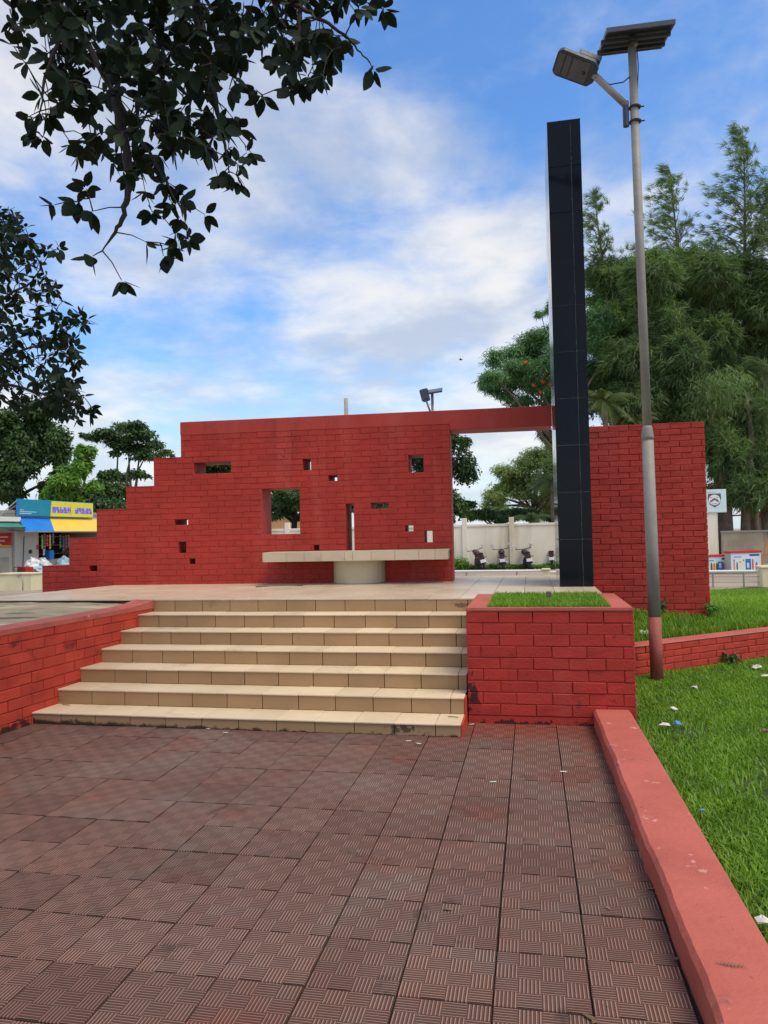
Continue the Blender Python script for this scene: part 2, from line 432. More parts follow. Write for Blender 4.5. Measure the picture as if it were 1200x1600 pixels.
MAT['orange_wall'] = mk('ochre_house_plaster', (0.62, 0.36, 0.17), (0.55, 0.31, 0.15), 1.0, 0.85, 0.0)
MAT['window_dark'] = mk('dark_window', (0.03, 0.035, 0.04), None, 2, 0.2, 0.0)
MAT['sack'] = mk('white_woven_sack', (0.70, 0.71, 0.73), (0.58, 0.6, 0.64), 6, 0.7, 0.3, 20)
MAT['sack_blue'] = mk('pale_blue_sack', (0.22, 0.45, 0.60), (0.5, 0.6, 0.66), 8, 0.7, 0.2, 20)
MAT['crate_red'] = mk('red_plastic', (0.45, 0.02, 0.025), None, 4, 0.45, 0.0)


# ------------------------------------------------------------------ mesh helpers
def tagit(o, label=None, cat=None, group=None, kind=None):
    for k, v in (('label', label), ('category', cat), ('group', group), ('kind', kind)):
        if v:
            o[k] = v
    return o


def thing(name, label, cat, loc=(0, 0, 0), rz=0.0, group=None):
    o = bpy.data.objects.new(name, None)
    o.empty_display_size = 0.2
    col.objects.link(o)
    o.location = loc
    o.rotation_euler = (0, 0, rz)
    return tagit(o, label, cat, group)


def link(name, me, parent=None, loc=(0, 0, 0), rot=None):
    o = bpy.data.objects.new(name, me)
    col.objects.link(o)
    o.parent = parent
    o.location = loc
    if rot is not None:
        o.rotation_euler = rot
    return o


class MB:
    def __init__(self):
        self.v, self.f, self.c = [], [], []

    def poly(self, pts, c=None):
        i = len(self.v)
        self.v += [tuple(p) for p in pts]
        self.f.append(tuple(range(i, i + len(pts))))
        self.c.append(c)
        return self

    def box(self, x0, x1, y0, y1, z0, z1, M=None, c=None):
        p = [Vector((x, y, z)) for z in (z0, z1) for y in (y0, y1) for x in (x0, x1)]
        if M is not None:
            p = [M @ q for q in p]
        i = len(self.v)
        self.v += [tuple(q) for q in p]
        for f in ((0, 2, 3, 1), (4, 5, 7, 6), (0, 1, 5, 4), (2, 6, 7, 3), (0, 4, 6, 2), (1, 3, 7, 5)):
            self.f.append(tuple(i + k for k in f))
            self.c.append(c)
        return self

    def prism(self, poly, z0, z1, c=None, M=None):
        """plan polygon (counter-clockwise) raised from z0 to z1"""
        n = len(poly)
        i = len(self.v)
        p = [Vector((x, y, z)) for z in (z0, z1) for x, y in poly]
        if M is not None:
            p = [M @ q for q in p]
        self.v += [tuple(q) for q in p]
        self.f.append(tuple(i + k for k in reversed(range(n))))
        self.f.append(tuple(i + n + k for k in range(n)))
        self.c += [c, c]
        for k in range(n):
            j = (k + 1) % n
            self.f.append((i + k, i + j, i + n + j, i + n + k))
            self.c.append(c)
        return self

    def tube(self, pts, radii, n=8, cap=True, c=None):
        pts = [Vector(p) for p in pts]
        if not hasattr(radii, '__len__'):
            radii = [radii] * len(pts)
        i0 = len(self.v)
        prev = None
        for k, p in enumerate(pts):
            d = (pts[min(k + 1, len(pts) - 1)] - pts[max(k - 1, 0)]).normalized()
            if prev is None:
                a = d.orthogonal().normalized()
            else:
                a = (prev - d * prev.dot(d)).normalized()
            prev = a
            b = d.cross(a)
            for q in range(n):
                t = 2 * math.pi * q / n
                self.v.append(tuple(p + (a * math.cos(t) + b * math.sin(t)) * radii[k]))
        for k in range(len(pts) - 1):
            for q in range(n):
                j = (q + 1) % n
                self.f.append((i0 + k * n + q, i0 + k * n + j, i0 + (k + 1) * n + j, i0 + (k + 1) * n + q))
                self.c.append(c)
        if cap:
            self.f.append(tuple(i0 + q for q in reversed(range(n))))
            self.f.append(tuple(i0 + (len(pts) - 1) * n + q for q in range(n)))
            self.c += [c, c]
        return self

    def ball(self, ctr, r, n=8, m=6, c=None):
        """r may be a triple"""
        if not hasattr(r, '__len__'):
            r = (r, r, r)
        i0 = len(self.v)
        for a in range(m + 1):
            th = math.pi * a / m
            for q in range(n):
                ph = 2 * math.pi * q / n
                self.v.append((ctr[0] + r[0] * math.sin(th) * math.cos(ph), ctr[1] + r[1] * math.sin(th) * math.sin(ph), ctr[2] + r[2] * math.cos(th)))
        for a in range(m):
            for q in range(n):
                j = (q + 1) % n
                self.f.append((i0 + a * n + q, i0 + (a + 1) * n + q, i0 + (a + 1) * n + j, i0 + a * n + j))
                self.c.append(c)
        return self

    def torus(self, ctr, R, r, axis='x', n=18, m=8, c=None):
        i0 = len(self.v)
        for a in range(n):
            t = 2 * math.pi * a / n
            for q in range(m):
                u = 2 * math.pi * q / m
                w = R + r * math.cos(u)
                p = {'x': (r * math.sin(u), w * math.cos(t), w * math.sin(t)), 'z': (w * math.cos(t), w * math.sin(t), r * math.sin(u))}[axis]
                self.v.append(tuple(ctr[k] + p[k] for k in range(3)))
        for a in range(n):
            for q in range(m):
                a2, q2 = (a + 1) % n, (q + 1) % m
                self.f.append((i0 + a * m + q, i0 + a2 * m + q, i0 + a2 * m + q2, i0 + a * m + q2))
                self.c.append(c)
        return self

    def mesh(self, name, mat, smooth=False, bevel=0.0, seg=1):
        me = bpy.data.meshes.new(name)
        me.from_pydata(self.v, [], self.f)
        if any(k is not None for k in self.c):
            at = me.color_attributes.new('Col', 'FLOAT_COLOR', 'CORNER')
            vals = []
            for f, k in zip(self.f, self.c):
                vals += list((*(k or (0.5, 0.5, 0.5)), 1.0)) * len(f)
            at.data.foreach_set('color', vals)
        if bevel:
            bm = bmesh.new()
            bm.from_mesh(me)
            bmesh.ops.remove_doubles(bm, verts=bm.verts, dist=1e-5)
            bmesh.ops.recalc_face_normals(bm, faces=bm.faces)
            es = [e for e in bm.edges if len(e.link_faces) == 2 and e.calc_face_angle(0) > 0.5]
            bmesh.ops.bevel(bm, geom=es, offset=bevel, segments=seg, affect='EDGES', clamp_overlap=True)
            bm.to_mesh(me)
            bm.free()
        if smooth:
            me.polygons.foreach_set('use_smooth', [True] * len(me.polygons))
        me.materials.append(MAT[mat] if isinstance(mat, str) else mat)
        return me

    def build(self, name, mat, parent=None, loc=(0, 0, 0), rot=None, **kw):
        return link(name, self.mesh(name, mat, **kw), parent, loc, rot)


def np_mesh(name, V, F, mat, smooth=False):
    """bulk mesh: V (n,3), F (m,k) indices"""
    me = bpy.data.meshes.new(name)
    V = np.asarray(V, dtype=np.float32)
    F = np.asarray(F, dtype=np.int32)
    m, k = F.shape
    me.vertices.add(len(V))
    me.vertices.foreach_set('co', V.ravel())
    me.loops.add(m * k)
    me.loops.foreach_set('vertex_index', F.ravel())
    me.polygons.add(m)
    me.polygons.foreach_set('loop_start', np.arange(0, m * k, k, dtype=np.int32))
    me.polygons.foreach_set('loop_total', np.full(m, k, dtype=np.int32))
    if smooth:
        me.polygons.foreach_set('use_smooth', np.ones(m, dtype=bool))
    me.update()
    me.materials.append(MAT[mat] if isinstance(mat, str) else mat)
    return me


# ------------------------------------------------------------------ bricks and tiles as pieces
_brick_cache = {}


def brick_mesh(l, h, var, mat, depth=0.02, ch=0.0042):
    key = (round(l, 3), round(h, 4), var, mat)
    if key in _brick_cache:
        return _brick_cache[key]
    rr = random.Random(hash(key[:3]) & 0xffff)
    x, z = l / 2, h / 2
    j = lambda a=0.0025: rr.uniform(-a, a)
    co = [(-x, -z), (x, -z), (x, z), (-x, z)]
    back = [(a, depth, b) for a, b in co]
    mid = [(a, ch * 0.8, b) for a, b in co]
    cc = ch * rr.uniform(0.7, 1.5)
    fr = [(a - math.copysign(cc, a) + j(), j(0.0025), b - math.copysign(cc, b) + j(0.0015)) for a, b in co]
    b = MB()
    for k in range(4):
        q = (k + 1) % 4
        b.poly([back[k], back[q], mid[q], mid[k]])
        b.poly([mid[k], mid[q], fr[q], fr[k]])
    b.poly(fr)
    me = b.mesh('brick', mat)
    _brick_cache[key] = me
    return me


def subtract(ivs, a, b):
    out = []
    for s, e in ivs:
        if b <= s or a >= e:
            out.append((s, e))
        else:
            if a > s:
                out.append((s, a))
            if b < e:
                out.append((b, e))
    return out


def brick_face(parent, rows, course, brick, joint, mat='brick', rot=None, origin=(0, 0, 0), udir=(1, 0, 0), limit=300, seed=1, name='brick'):
    """rows: list of (z0, [(u0,u1),...]); pieces sit on the plane origin + u*udir, facing -y of rot"""
    rr = random.Random(seed)
    ux, uy = udir[0], udir[1]
    pieces = []
    for k, (z0, ivs) in enumerate(rows):
        off = (0.5 * brick if k % 2 else 0.0) + rr.uniform(-0.012, 0.012)
        for s, e in ivs:
            n0 = math.floor((s - off) / brick)
            u = off + n0 * brick
            cuts = [s]
            while u < e:
                if s + 0.035 < u < e - 0.035:
                    cuts.append(u + rr.uniform(-0.007, 0.007))
                u += brick
            cuts.append(e)
            for a, b in zip(cuts, cuts[1:]):
                if b - a > 0.03:
                    pieces.append((a, b, z0))
    pieces.sort(key=lambda p: -(p[1] - p[0]) - 0.02 * rr.random())
    rest = MB()
    for i, (a, b, z0) in enumerate(pieces):
        l = max(0.02, round((b - a - joint) / 0.004) * 0.004)
        h = course - joint
        var = rr.randrange(4)
        u = (a + b) / 2
        dep = -0.008 + rr.uniform(-0.0025, 0.0025)
        nx, ny = uy, -ux
        loc = (origin[0] + ux * u + nx * -dep, origin[1] + uy * u + ny * -dep, origin[2] + z0 + course / 2 + rr.uniform(-0.0015, 0.0015))
        ang = math.atan2(uy, ux)
        me = brick_mesh(l, h, var, mat)
        if i < limit:
            link(name, me, parent, loc, (0, rr.uniform(-0.006, 0.006), ang))
        else:
            Mx = Matrix.Translation(loc) @ Matrix.Rotation(ang, 4, 'Z')
            for p in me.polygons:
                rest.poly([Mx @ me.vertices[v].co for v in p.vertices])
    if rest.f:
        o = rest.build('brickwork', mat, parent)
        o['kind'] = 'stuff'
    return len(pieces)


def tile_mesh(poly, t, ch, name, mat):
    """flat tile: plan polygon (ccw), top at z=0, chamfered top edge"""
    n = len(poly)
    cx = sum(p[0] for p in poly) / n
    cy = sum(p[1] for p in poly) / n
    ins = []
    for x, y in poly:
        d = math.hypot(x - cx, y - cy) or 1
        k = ch * 1.4 / d
        ins.append((x + (cx - x) * k, y + (cy - y) * k))
    b = MB()
    lo = [(x, y, -t) for x, y in poly]
    mi = [(x, y, -ch * 0.8) for x, y in poly]
    hi = [(x, y, 0) for x, y in ins]
    for k in range(n):
        q = (k + 1) % n
        b.poly([lo[k], lo[q], mi[q], mi[k]])
        b.poly([mi[k], mi[q], hi[q], hi[k]])
    b.poly(hi)
    return b.mesh(name, mat)


def clip_poly(poly, clip):
    """Sutherland-Hodgman against a convex ccw polygon"""
    out = poly
    for i in range(len(clip)):
        a, b = clip[i], clip[(i + 1) % len(clip)]
        inside = lambda p: (b[0] - a[0]) * (p[1] - a[1]) - (b[1] - a[1]) * (p[0] - a[0]) >= -1e-9
        src, out = out, []
        for k in range(len(src)):
            p, q = src[k - 1], src[k]
            if inside(p) != inside(q):
                d1 = (b[0] - a[0]) * (p[1] - a[1]) - (b[1] - a[1]) * (p[0] - a[0])
                d2 = (b[0] - a[0]) * (q[1] - a[1]) - (b[1] - a[1]) * (q[0] - a[0])
                s = d1 / (d1 - d2)
                out.append((p[0] + (q[0] - p[0]) * s, p[1] + (q[1] - p[1]) * s))
            if inside(q):
                out.append(q)
        if not out:
            return []
    return out


def cell_wall(xs, zs, solid, t, mat, name, parent):
    """upright wall of cells: front y=0, back y=t; solid(xm,zm) says where it is filled"""
    b = MB()
    nx, nz = len(xs) - 1, len(zs) - 1
    S = [[solid((xs[i] + xs[i + 1]) / 2, (zs[k] + zs[k + 1]) / 2) for k in range(nz)] for i in range(nx)]
    g = lambda i, k: 0 <= i < nx and 0 <= k < nz and S[i][k]
    for i in range(nx):
        for k in range(nz):
            if not S[i][k]:
                continue
            a, c, d, e = xs[i], xs[i + 1], zs[k], zs[k + 1]
            b.poly([(a, 0, d), (c, 0, d), (c, 0, e), (a, 0, e)])
            b.poly([(c, t, d), (a, t, d), (a, t, e), (c, t, e)])
            if not g(i - 1, k):
                b.poly([(a, t, d), (a, 0, d), (a, 0, e), (a, t, e)])
            if not g(i + 1, k):
                b.poly([(c, 0, d), (c, t, d), (c, t, e), (c, 0, e)])
            if not g(i, k - 1):
                b.poly([(a, t, d), (c, t, d), (c, 0, d), (a, 0, d)])
            if not g(i, k + 1):
                b.poly([(a, 0, e), (c, 0, e), (c, t, e), (a, t, e)])
    return b.build(name, mat, parent)


# ================================================================== THE SETTING
def ground_z(y):
    if y < 22:
        return -0.03
    if y < 36:
        return -0.03 - 0.57 * (y - 22) / 14
    return -0.6


b = MB()
ysr = [-60, -10, 0, 5, 10, 16, 22, 26, 31, 36, 60, 120, 400, 900]
for y0, y1 in zip(ysr, ysr[1:]):
    b.poly([(-700, y0, ground_z(y0)), (700, y0, ground_z(y0)), (700, y1, ground_z(y1)), (-700, y1, ground_z(y1))])
tagit(b.build('ground', 'ground'), 'bare dusty ground around the monument', 'ground', kind='structure')

# ---- paving of grooved tiles
T = 0.305
PX0, PY0 = -0.157, 3.282
b = MB().box(-4.43, 0.47, 0.6, 5.85, -0.2, -0.012)
pav = tagit(b.build('paving', 'paving_joint'), 'forecourt of square grooved brownish red tiles', 'paving', kind='structure')
sq = [(-T / 2 + .0028, -T / 2 + .0028), (T / 2 - .0028, -T / 2 + .0028), (T / 2 - .0028, T / 2 - .0028), (-T / 2 + .0028, T / 2 - .0028)]
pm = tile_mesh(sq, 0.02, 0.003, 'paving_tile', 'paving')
for i in range(-14, 2):
    for j in range(-8, 9):
        if j >= 7 and i < -2:
            continue
        cx, cy = PX0 + T * (i + .5), PY0 + T * (j + .5)
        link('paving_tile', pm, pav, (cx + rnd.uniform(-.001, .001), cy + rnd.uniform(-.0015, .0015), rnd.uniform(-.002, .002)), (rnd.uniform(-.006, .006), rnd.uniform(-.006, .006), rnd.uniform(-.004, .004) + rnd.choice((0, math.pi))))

# ---- staircase
SY = [5.378, 5.682, 5.975, 6.270, 6.570, 6.865, 7.135]
SZ = [0.092, 0.217, 0.341, 0.466, 0.592, 0.718, 0.845]
XL, XR = -4.06, -0.52


def cheek_x(y):
    return -4.0 + 0.07 * (y - 5.38)


st = thing('staircase', 'wide staircase of seven cream tiled steps up to the terrace', 'staircase', (0, 0, 0))
b = MB()
prof = []
for i in range(7):
    z0 = SZ[i - 1] - .012 if i else -0.02
    prof += [(SY[i] + .012, z0), (SY[i] + .012, SZ[i] - .012)]
prof += [(7.16, SZ[6] - .012), (7.16, -0.02)]
pr = [(y, z) for y, z in prof]
n = len(pr)
i0 = 0
b.v = [(XL + .003, y, z) for y, z in pr] + [(XR - .013, y, z) for y, z in pr]
for k in range(n):
    q = (k + 1) % n
    b.f.append((k, q, n + q, n + k))
b.f.append(tuple(reversed(range(n))))
b.f.append(tuple(range(n, 2 * n)))
b.c = [None] * len(b.f)
b.build('core', 'grout', st)
b = MB()
ZY = [(SY[0], -.01), (5.788, -.01), (5.788, SZ[1] - .004), (SY[1], SZ[1] - .004), (SY[1], SZ[0] - .004), (SY[0], SZ[0] - .004)]
b.v = [(XR - .012, y, z) for y, z in ZY] + [(XR, y, z) for y, z in ZY]
for k in range(6):
    q = (k + 1) % 6
    b.f.append((k, q, 6 + q, 6 + k))
b.f += [tuple(reversed(range(6))), tuple(range(6, 12))]
b.c = [None] * 8
b.build('side_facing', 'cheek', st)['label'] = 'red painted end of the lowest steps'
_tc = {}


def slab(l, d, h, mat, name, ch=0.002):
    k = (round(l, 3), round(d, 3), round(h, 3), mat)
    if k not in _tc:
        _tc[k] = MB().box(-l / 2, l / 2, -d / 2, d / 2, -h / 2, h / 2).mesh(name, mat, bevel=ch)
    return _tc[k]


for i in range(7):
    z0 = SZ[i - 1] if i else 0.0
    h = SZ[i] - .013 - z0
    tw = 0.303
    last = [0.165, 0.085, 0.05, 0.05, 0.12, 0.10, 0.06][i] + 0.02
    xs = [XR - .013]
    x = XR - .013 - last
    xl_ = cheek_x(SY[i]) - .012
    while x > xl_ + .05:
        xs.append(x)
        x -= tw
    xs.append(xl_)
    for a, c in zip(xs, xs[1:]):
        l = a - c - .0055
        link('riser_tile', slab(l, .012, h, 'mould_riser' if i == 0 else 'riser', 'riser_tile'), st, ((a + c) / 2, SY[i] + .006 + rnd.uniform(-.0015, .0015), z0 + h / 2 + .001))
    if i < 6:
        d = SY[i + 1] - SY[i] + .010
        for a, c in zip(xs, xs[1:]):
            l = a - c - .003
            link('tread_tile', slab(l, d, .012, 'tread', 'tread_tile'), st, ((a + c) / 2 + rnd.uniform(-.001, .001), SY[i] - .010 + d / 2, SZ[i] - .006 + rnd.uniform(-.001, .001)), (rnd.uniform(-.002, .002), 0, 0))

# ---- terrace with its floor tiles
TER = [(-6.10, 7.16), (0.66, 7.16), (0.66, 10.72), (-5.35, 10.9), (-5.60, 9.75), (-6.09, 8.38)]
ter = tagit(MB().prism(TER, -0.1, .832).build('terrace', 'grout'), 'raised terrace floor of glossy cream tiles', 'terrace', kind='structure')
full = tile_mesh([(-.1505, -.1505), (.1505, -.1505), (.1505, .1505), (-.1505, .1505)], .012, .0012, 'floor_tile', 'floor_tile')
TERC = [(-6.11, 7.128), (0.675, 7.128), (0.675, 10.73), (-5.35, 10.91), (-5.60, 9.75), (-6.10, 8.38)]
nft = 0
for i in range(-23, 4):
    for j in range(0, 14):
        x0, y0 = -0.39 + i * T, 7.128 + j * T
        if y0 > 9.9 and x0 < -1.7:
            continue
        pl = clip_poly([(x0 + .0015, y0 + .0015), (x0 + T - .0015, y0 + .0015), (x0 + T - .0015, y0 + T - .0015), (x0 + .0015, y0 + T - .0015)], TERC)
        if len(pl) < 3:
            continue
        area = abs(sum(pl[k - 1][0] * pl[k][1] - pl[k][0] * pl[k - 1][1] for k in range(len(pl)))) / 2
        if area < .004:
            continue
        rot = (rnd.uniform(-.002, .002), rnd.uniform(-.002, .002), 0)
        if area > .09:
            link('floor_tile', full, ter, (x0 + T / 2, y0 + T / 2, .845 + rnd.uniform(-.0008, .0008)), rot)
        else:
            cx, cy = sum(p[0] for p in pl) / len(pl), sum(p[1] for p in pl) / len(pl)
            link('floor_tile', tile_mesh([(x - cx, y - cy) for x, y in pl], .012, .0012, 'floor_tile', 'floor_tile'), ter, (cx, cy, .845), rot)
        nft += 1

# ---- mossy cement bank left of the steps
b = MB()
nx_, ny_ = 40, 26
for i in range(nx_ + 1):
    for j in range(ny_ + 1):
        y = 3.4 + (7.12 - 3.4) * j / ny_
        x = -8.6 + (cheek_x(y) - .19 + 8.6) * i / nx_
        z = .755 + .06 * (j / ny_) ** 2 + .012 * math.sin(2.3 * x + y) + .010 * math.sin(5.1 * y + 1.3 * x) + rnd.uniform(-.005, .005)
        b.v.append((x, y, min(z, .826)))
for i in range(nx_):
    for j in range(ny_):
        b.f.append((i * (ny_ + 1) + j, (i + 1) * (ny_ + 1) + j, (i + 1) * (ny_ + 1) + j + 1, i * (ny_ + 1) + j + 1))
b.c = [None] * len(b.f)
b.box(-8.6, -4.33, 3.4, 7.12, -.1, .70)
b.box(-8.6, -6.13, 7.12, 8.3, -.1, .6)
tagit(b.build('bank', 'bank'), 'mossy cement bank between the red side wall and the terrace', 'bank', kind='structure')

# ---- red side wall (cheek) left of the steps
ck = thing('side_wall', 'low bright red brick side wall along the left of the steps', 'wall', (0, 0, 0))
CA = math.atan(0.07)
b = MB().prism([(cheek_x(1.2) - .20, 1.2), (cheek_x(1.2) - .012, 1.2), (cheek_x(7.128) - .012, 7.128), (cheek_x(7.128) - .20, 7.128)], -.05, .762)
b.build('core', 'joint', ck)
rows = []
for k in range(9):
    z0 = .77 - .0885 * (k + 1)
    ivs = [(0, (7.12 - 1.2) / math.cos(CA))]
    for i in range(7):
        if SZ[i] > z0 + .06:
            ivs = subtract(ivs, (SY[i] + 0.13 - 1.2) / math.cos(CA), 9)
    rows.append((z0, ivs))
brick_face(ck, rows, .0885, .262, .0058, 'cheek', origin=(cheek_x(1.2) - .0105, 1.2, 0), udir=(math.sin(CA), math.cos(CA), 0), seed=4, limit=260)
b = MB()
cop = [(1.2, .795), (5.2, .795), (6.2, .795), (6.75, .800), (6.95, .815), (7.122, .838)]
for (ya, ha), (yb, hb) in zip(cop, cop[1:]):
    xa, xb = cheek_x(ya) + .003, cheek_x(yb) + .003
    for q in ([(xa, ya, ha), (xb, yb, hb), (xb - .21, yb, hb + .008), (xa - .21, ya, ha + .008)], [(xa, ya, .755), (xb, yb, .755), (xb, yb, hb), (xa, ya, ha)], [(xb - .21, yb, .70), (xa - .21, ya, .70), (xa - .21, ya, ha + .008), (xb - .21, yb, hb + .008)]):
        b.poly(q)
xe = cheek_x(7.122) + .003
b.poly([(xe, 7.122, .755), (xe - .21, 7.122, .70), (xe - .21, 7.122, .846), (xe, 7.122, .838)])
b.build('coping', 'pink', ck)

# ---- planter to the right of the steps
PXL, PXR, PYF, PYB = -0.515, 0.735, 5.79, 7.10
pl = thing('planter', 'square red brick planter with grass beside the steps', 'planter', (0, 0, 0))
MB().box(PXL + .012, PXR - .012, PYF + .012, PYB, -.05, .81).build('core', 'joint', pl)
rows = [(.858 - .0885 * (k + 1), [(PXL, PXR)]) for k in range(9)] + [(.858 - .0885 * 9 - .065, [(PXL, PXR)])]
brick_face(pl, rows[:9],   .0885, .262, .0052, 'brick', origin=(0, PYF + .0105, 0), seed=9)
MB().box(PXL + .003, PXR - .003, PYF + .003, PYF + .02, -.02, .058).build('base_course', 'brick', pl)
rows = [(.858 - .0885 * (k + 1), [(0, PYB - PYF)]) for k in range(9)]
brick_face(pl, rows, .0885, .262, .008, 'brick', origin=(PXR - .0105, PYF, 0), udir=(0, 1, 0), seed=19)
b = MB()
b.prism([(PXL - .004, PYF - .004), (PXR + .004, PYF - .004), (PXR + .004, PYB), (PXR - .16, PYB), (PXR - .16, PYF + .075), (PXL + .17, PYF + .075), (PXL + .17, PYB), (PXL - .004, PYB)], .858, .886)
b.build('coping', 'pink', pl, bevel=.008, seg=2)
MB().box(PXL + .12, PXR - .12, PYF + .05, PYB, .78, .868).build('soil', 'soil', pl)

# ---- kerb on the right of the paving
kb = thing('kerb', 'thick faded red kerb between the paving and the lawn', 'kerb', (0, 0, 0))
ks = [(-1.0, .462, .725), (1.2, .462, .727), (2.4, .460, .722), (3.5, .452, .714), (4.5, .434, .704), (5.786, .428, .690)]
b = MB()
for (ya, a, c), (yb, d, e) in zip(ks, ks[1:]):
    n = 16
    for s in range(n):
        y0 = ya + (yb - ya) * s / n
        y1 = ya + (yb - ya) * (s + 1) / n
        f0, f1 = s / n, (s + 1) / n
        q = lambda f, p0, p1: p0 + (p1 - p0) * f
        wob = lambda y: .004 * math.sin(3.1 * y) + .003 * math.sin(8.3 * y + 1) + .0010 * math.sin(37 * y) + .0012 * math.sin(61.7 * y + 2) * math.sin(7 * y)
        prof0 = [(q(f0, a, d) + .002 + wob(y0), -.05), (q(f0, a, d) + wob(y0), .110), (q(f0, a, d) + .016 + wob(y0), .130 + .3 * wob(y0)), (q(f0, c, e) - .018, .131), (q(f0, c, e), .112), (q(f0, c, e), -.05)]
        prof1 = [(q(f1, a, d) + .002 + wob(y1), -.05), (q(f1, a, d) + wob(y1), .110), (q(f1, a, d) + .016 + wob(y1), .130 + .3 * wob(y1)), (q(f1, c, e) - .018, .131), (q(f1, c, e), .112), (q(f1, c, e), -.05)]
        for k in range(5):
            b.poly([(prof0[k][0], y0, prof0[k][1]), (prof0[k + 1][0], y0, prof0[k + 1][1]), (prof1[k + 1][0], y1, prof1[k + 1][1]), (prof1[k][0], y1, prof1[k][1])])
b.build('kerb_body', 'pink', kb)

# ---- main red wall, stepped, with openings
WTH = rad(3.0)
W0 = np.array([-1.005, 9.62, 0])
WN = np.array([math.sin(WTH), -math.cos(WTH), 0])
WT = 0.42
CRS = 0.077
wl = thing('stepped_wall', 'long stepped red brick wall with small openings behind the bench', 'wall', tuple(W0), WTH)


def wuz(px, py):
    p = atpl(px, py, W0, WN)
    return ((p[0] - W0[0]) * math.cos(WTH) + (p[1] - W0[1]) * math.sin(WTH), p[2])


ZB = wuz(702, 672)[1]                     # underside of the lintel
ZROW = ZB + CRS                           # top of the brickwork under the top band
ZTOP = wuz(702, 641)[1]
hole_px = [(303, 727, 361, 737), (473, 715, 486, 733), (513, 742, 527, 750), (409, 762, 469, 831), (638, 712, 662, 737), (540, 785, 554, 859), (579, 783, 607, 793), (633, 819, 646, 828),
           (663, 827, 676, 845), (490, 847, 499, 856), (273, 816, 294, 824), (279, 850, 291, 867), (296, 875, 305, 883), (140, 884, 152, 890)]
holes = []
for x0, y0, x1, y1 in hole_px:
    u0, za = wuz(x0, y0)
    u1, zb = wuz(x1, y1)
    k1 = round((ZROW - za) / CRS)
    k0 = max(k1 + 1, round((ZROW - zb) / CRS))
    if y1 == 859:
        k0 = k1 + 9
    holes.append((u0, u1, ZROW - CRS * k0, ZROW - CRS * k1))
step_px = [(282, 240, 712), (240, 197, 757), (197, 151, 799), (151, 108, 842), (108, 66, 885)]
UL = wuz(282, 655)[0]
segs = [(UL, 0.0, ZROW)]
for xr, xl, yt in step_px:
    ur, zt = wuz(xr, yt)
    ul, _ = wuz(xl, yt)
    if segs:
        ur = segs[-1][0]
    segs.append((ul, ur, ZROW - CRS * round((ZROW - zt) / CRS)))
ZBOT = ZROW - CRS * 31
xs = sorted(set([round(s[0], 4) for s in segs] + [0.0] + [round(h[0], 4) for h in holes] + [round(h[1], 4) for h in holes]))
zs = sorted(set([round(ZBOT, 4)] + [round(s[2], 4) for s in segs] + [round(h[2], 4) for h in holes] + [round(h[3], 4) for h in holes]))


def wsolid(x, z):
    if any(h[0] < x < h[1] and h[2] < z < h[3] for h in holes):
        return False
    return any(s[0] < x < s[1] and z < s[2] for s in segs)


cell_wall(xs, zs, wsolid, WT, 'plaster_red', 'core', wl)
rows = []
for k in range(31):
    z0 = ZROW - CRS * (k + 1)
    zm = z0 + CRS / 2
    ul = min(s[0] for s in segs if s[2] > zm)
    ivs = [(ul, 0.0)]
    for h in holes:
        if h[2] < zm < h[3]:
            ivs = subtract(ivs, h[0], h[1])
    if zm < .83:
        ivs = subtract(ivs, -4.6, 0.1)
    rows.append((z0, ivs))
brick_face(wl, rows, CRS, .236, .0052, 'brick', seed=3)
UF = (0.298 - W0[0]) / math.cos(WTH)
MB().prism([(UL - .004, ZROW), (.001, ZROW), (.001, ZB), (UF, ZB), (UF, ZTOP), (UL - .004, ZTOP)], 0, WT + .014, M=Matrix(((1, 0, 0, 0), (0, 0, -1, WT + .003), (0, 1, 0, 0), (0, 0, 0, 1)))).build('lintel_beam', 'plaster_red', wl, bevel=.006)
for (xa, xb, zt) in segs[1:]:
    MB().box(xa - .003, xb - .001, -.011, WT, zt, zt + .010).build('step_cap', 'plaster_red', wl)

# ---- cream bench against the wall
bn = thing('bench', 'cream tiled bench on a stub base against the red wall', 'bench', tuple(W0), WTH)
bu0, bz1 = wuz(414.5, 862)
bu1 = wuz(704, 860)[0]
BZ1, BZ0 = 1.270, 1.148
bx0, bx1 = bu0 * .96 + .02, bu1 * .96
MB().box(bx0 + .012, bx1 - .012, -.50, -.012, BZ0 + .004, BZ1 - .012).build('core', 'concrete', bn)
x = bx0
jw = [.31, .235, .22, .305, .10, .235, .30, .30, .20]
k = 0
while x < bx1 - .02:
    l = min(jw[k % len(jw)], bx1 - x)
    link('front_tile', slab(l - .003, .012, BZ1 - BZ0, 'bench_tile', 'front_tile'), bn, (x + l / 2, -.506 + rnd.uniform(-.001, .001), (BZ0 + BZ1) / 2))
    link('seat_tile', slab(l - .003, .486, .012, 'bench_tile', 'seat_tile'), bn, (x + l / 2, -.256, BZ1 - .006))
    x += l
    k += 1
pb = MB()
pu0, pu1, pu2 = wuz(518, 905)[0] + .05, wuz(548, 905)[0] + .05, wuz(597, 905)[0] + .05
pb.prism([(pu0 + (pu2 - pu0) * (.5 - .5 * math.cos(math.pi * q / 14)), -.012 - .33 * math.sin(math.pi * q / 14) ** .7) for q in range(15)], .846, BZ0 + .003)
pb.build('pedestal', 'bench_tile', bn, bevel=.006)

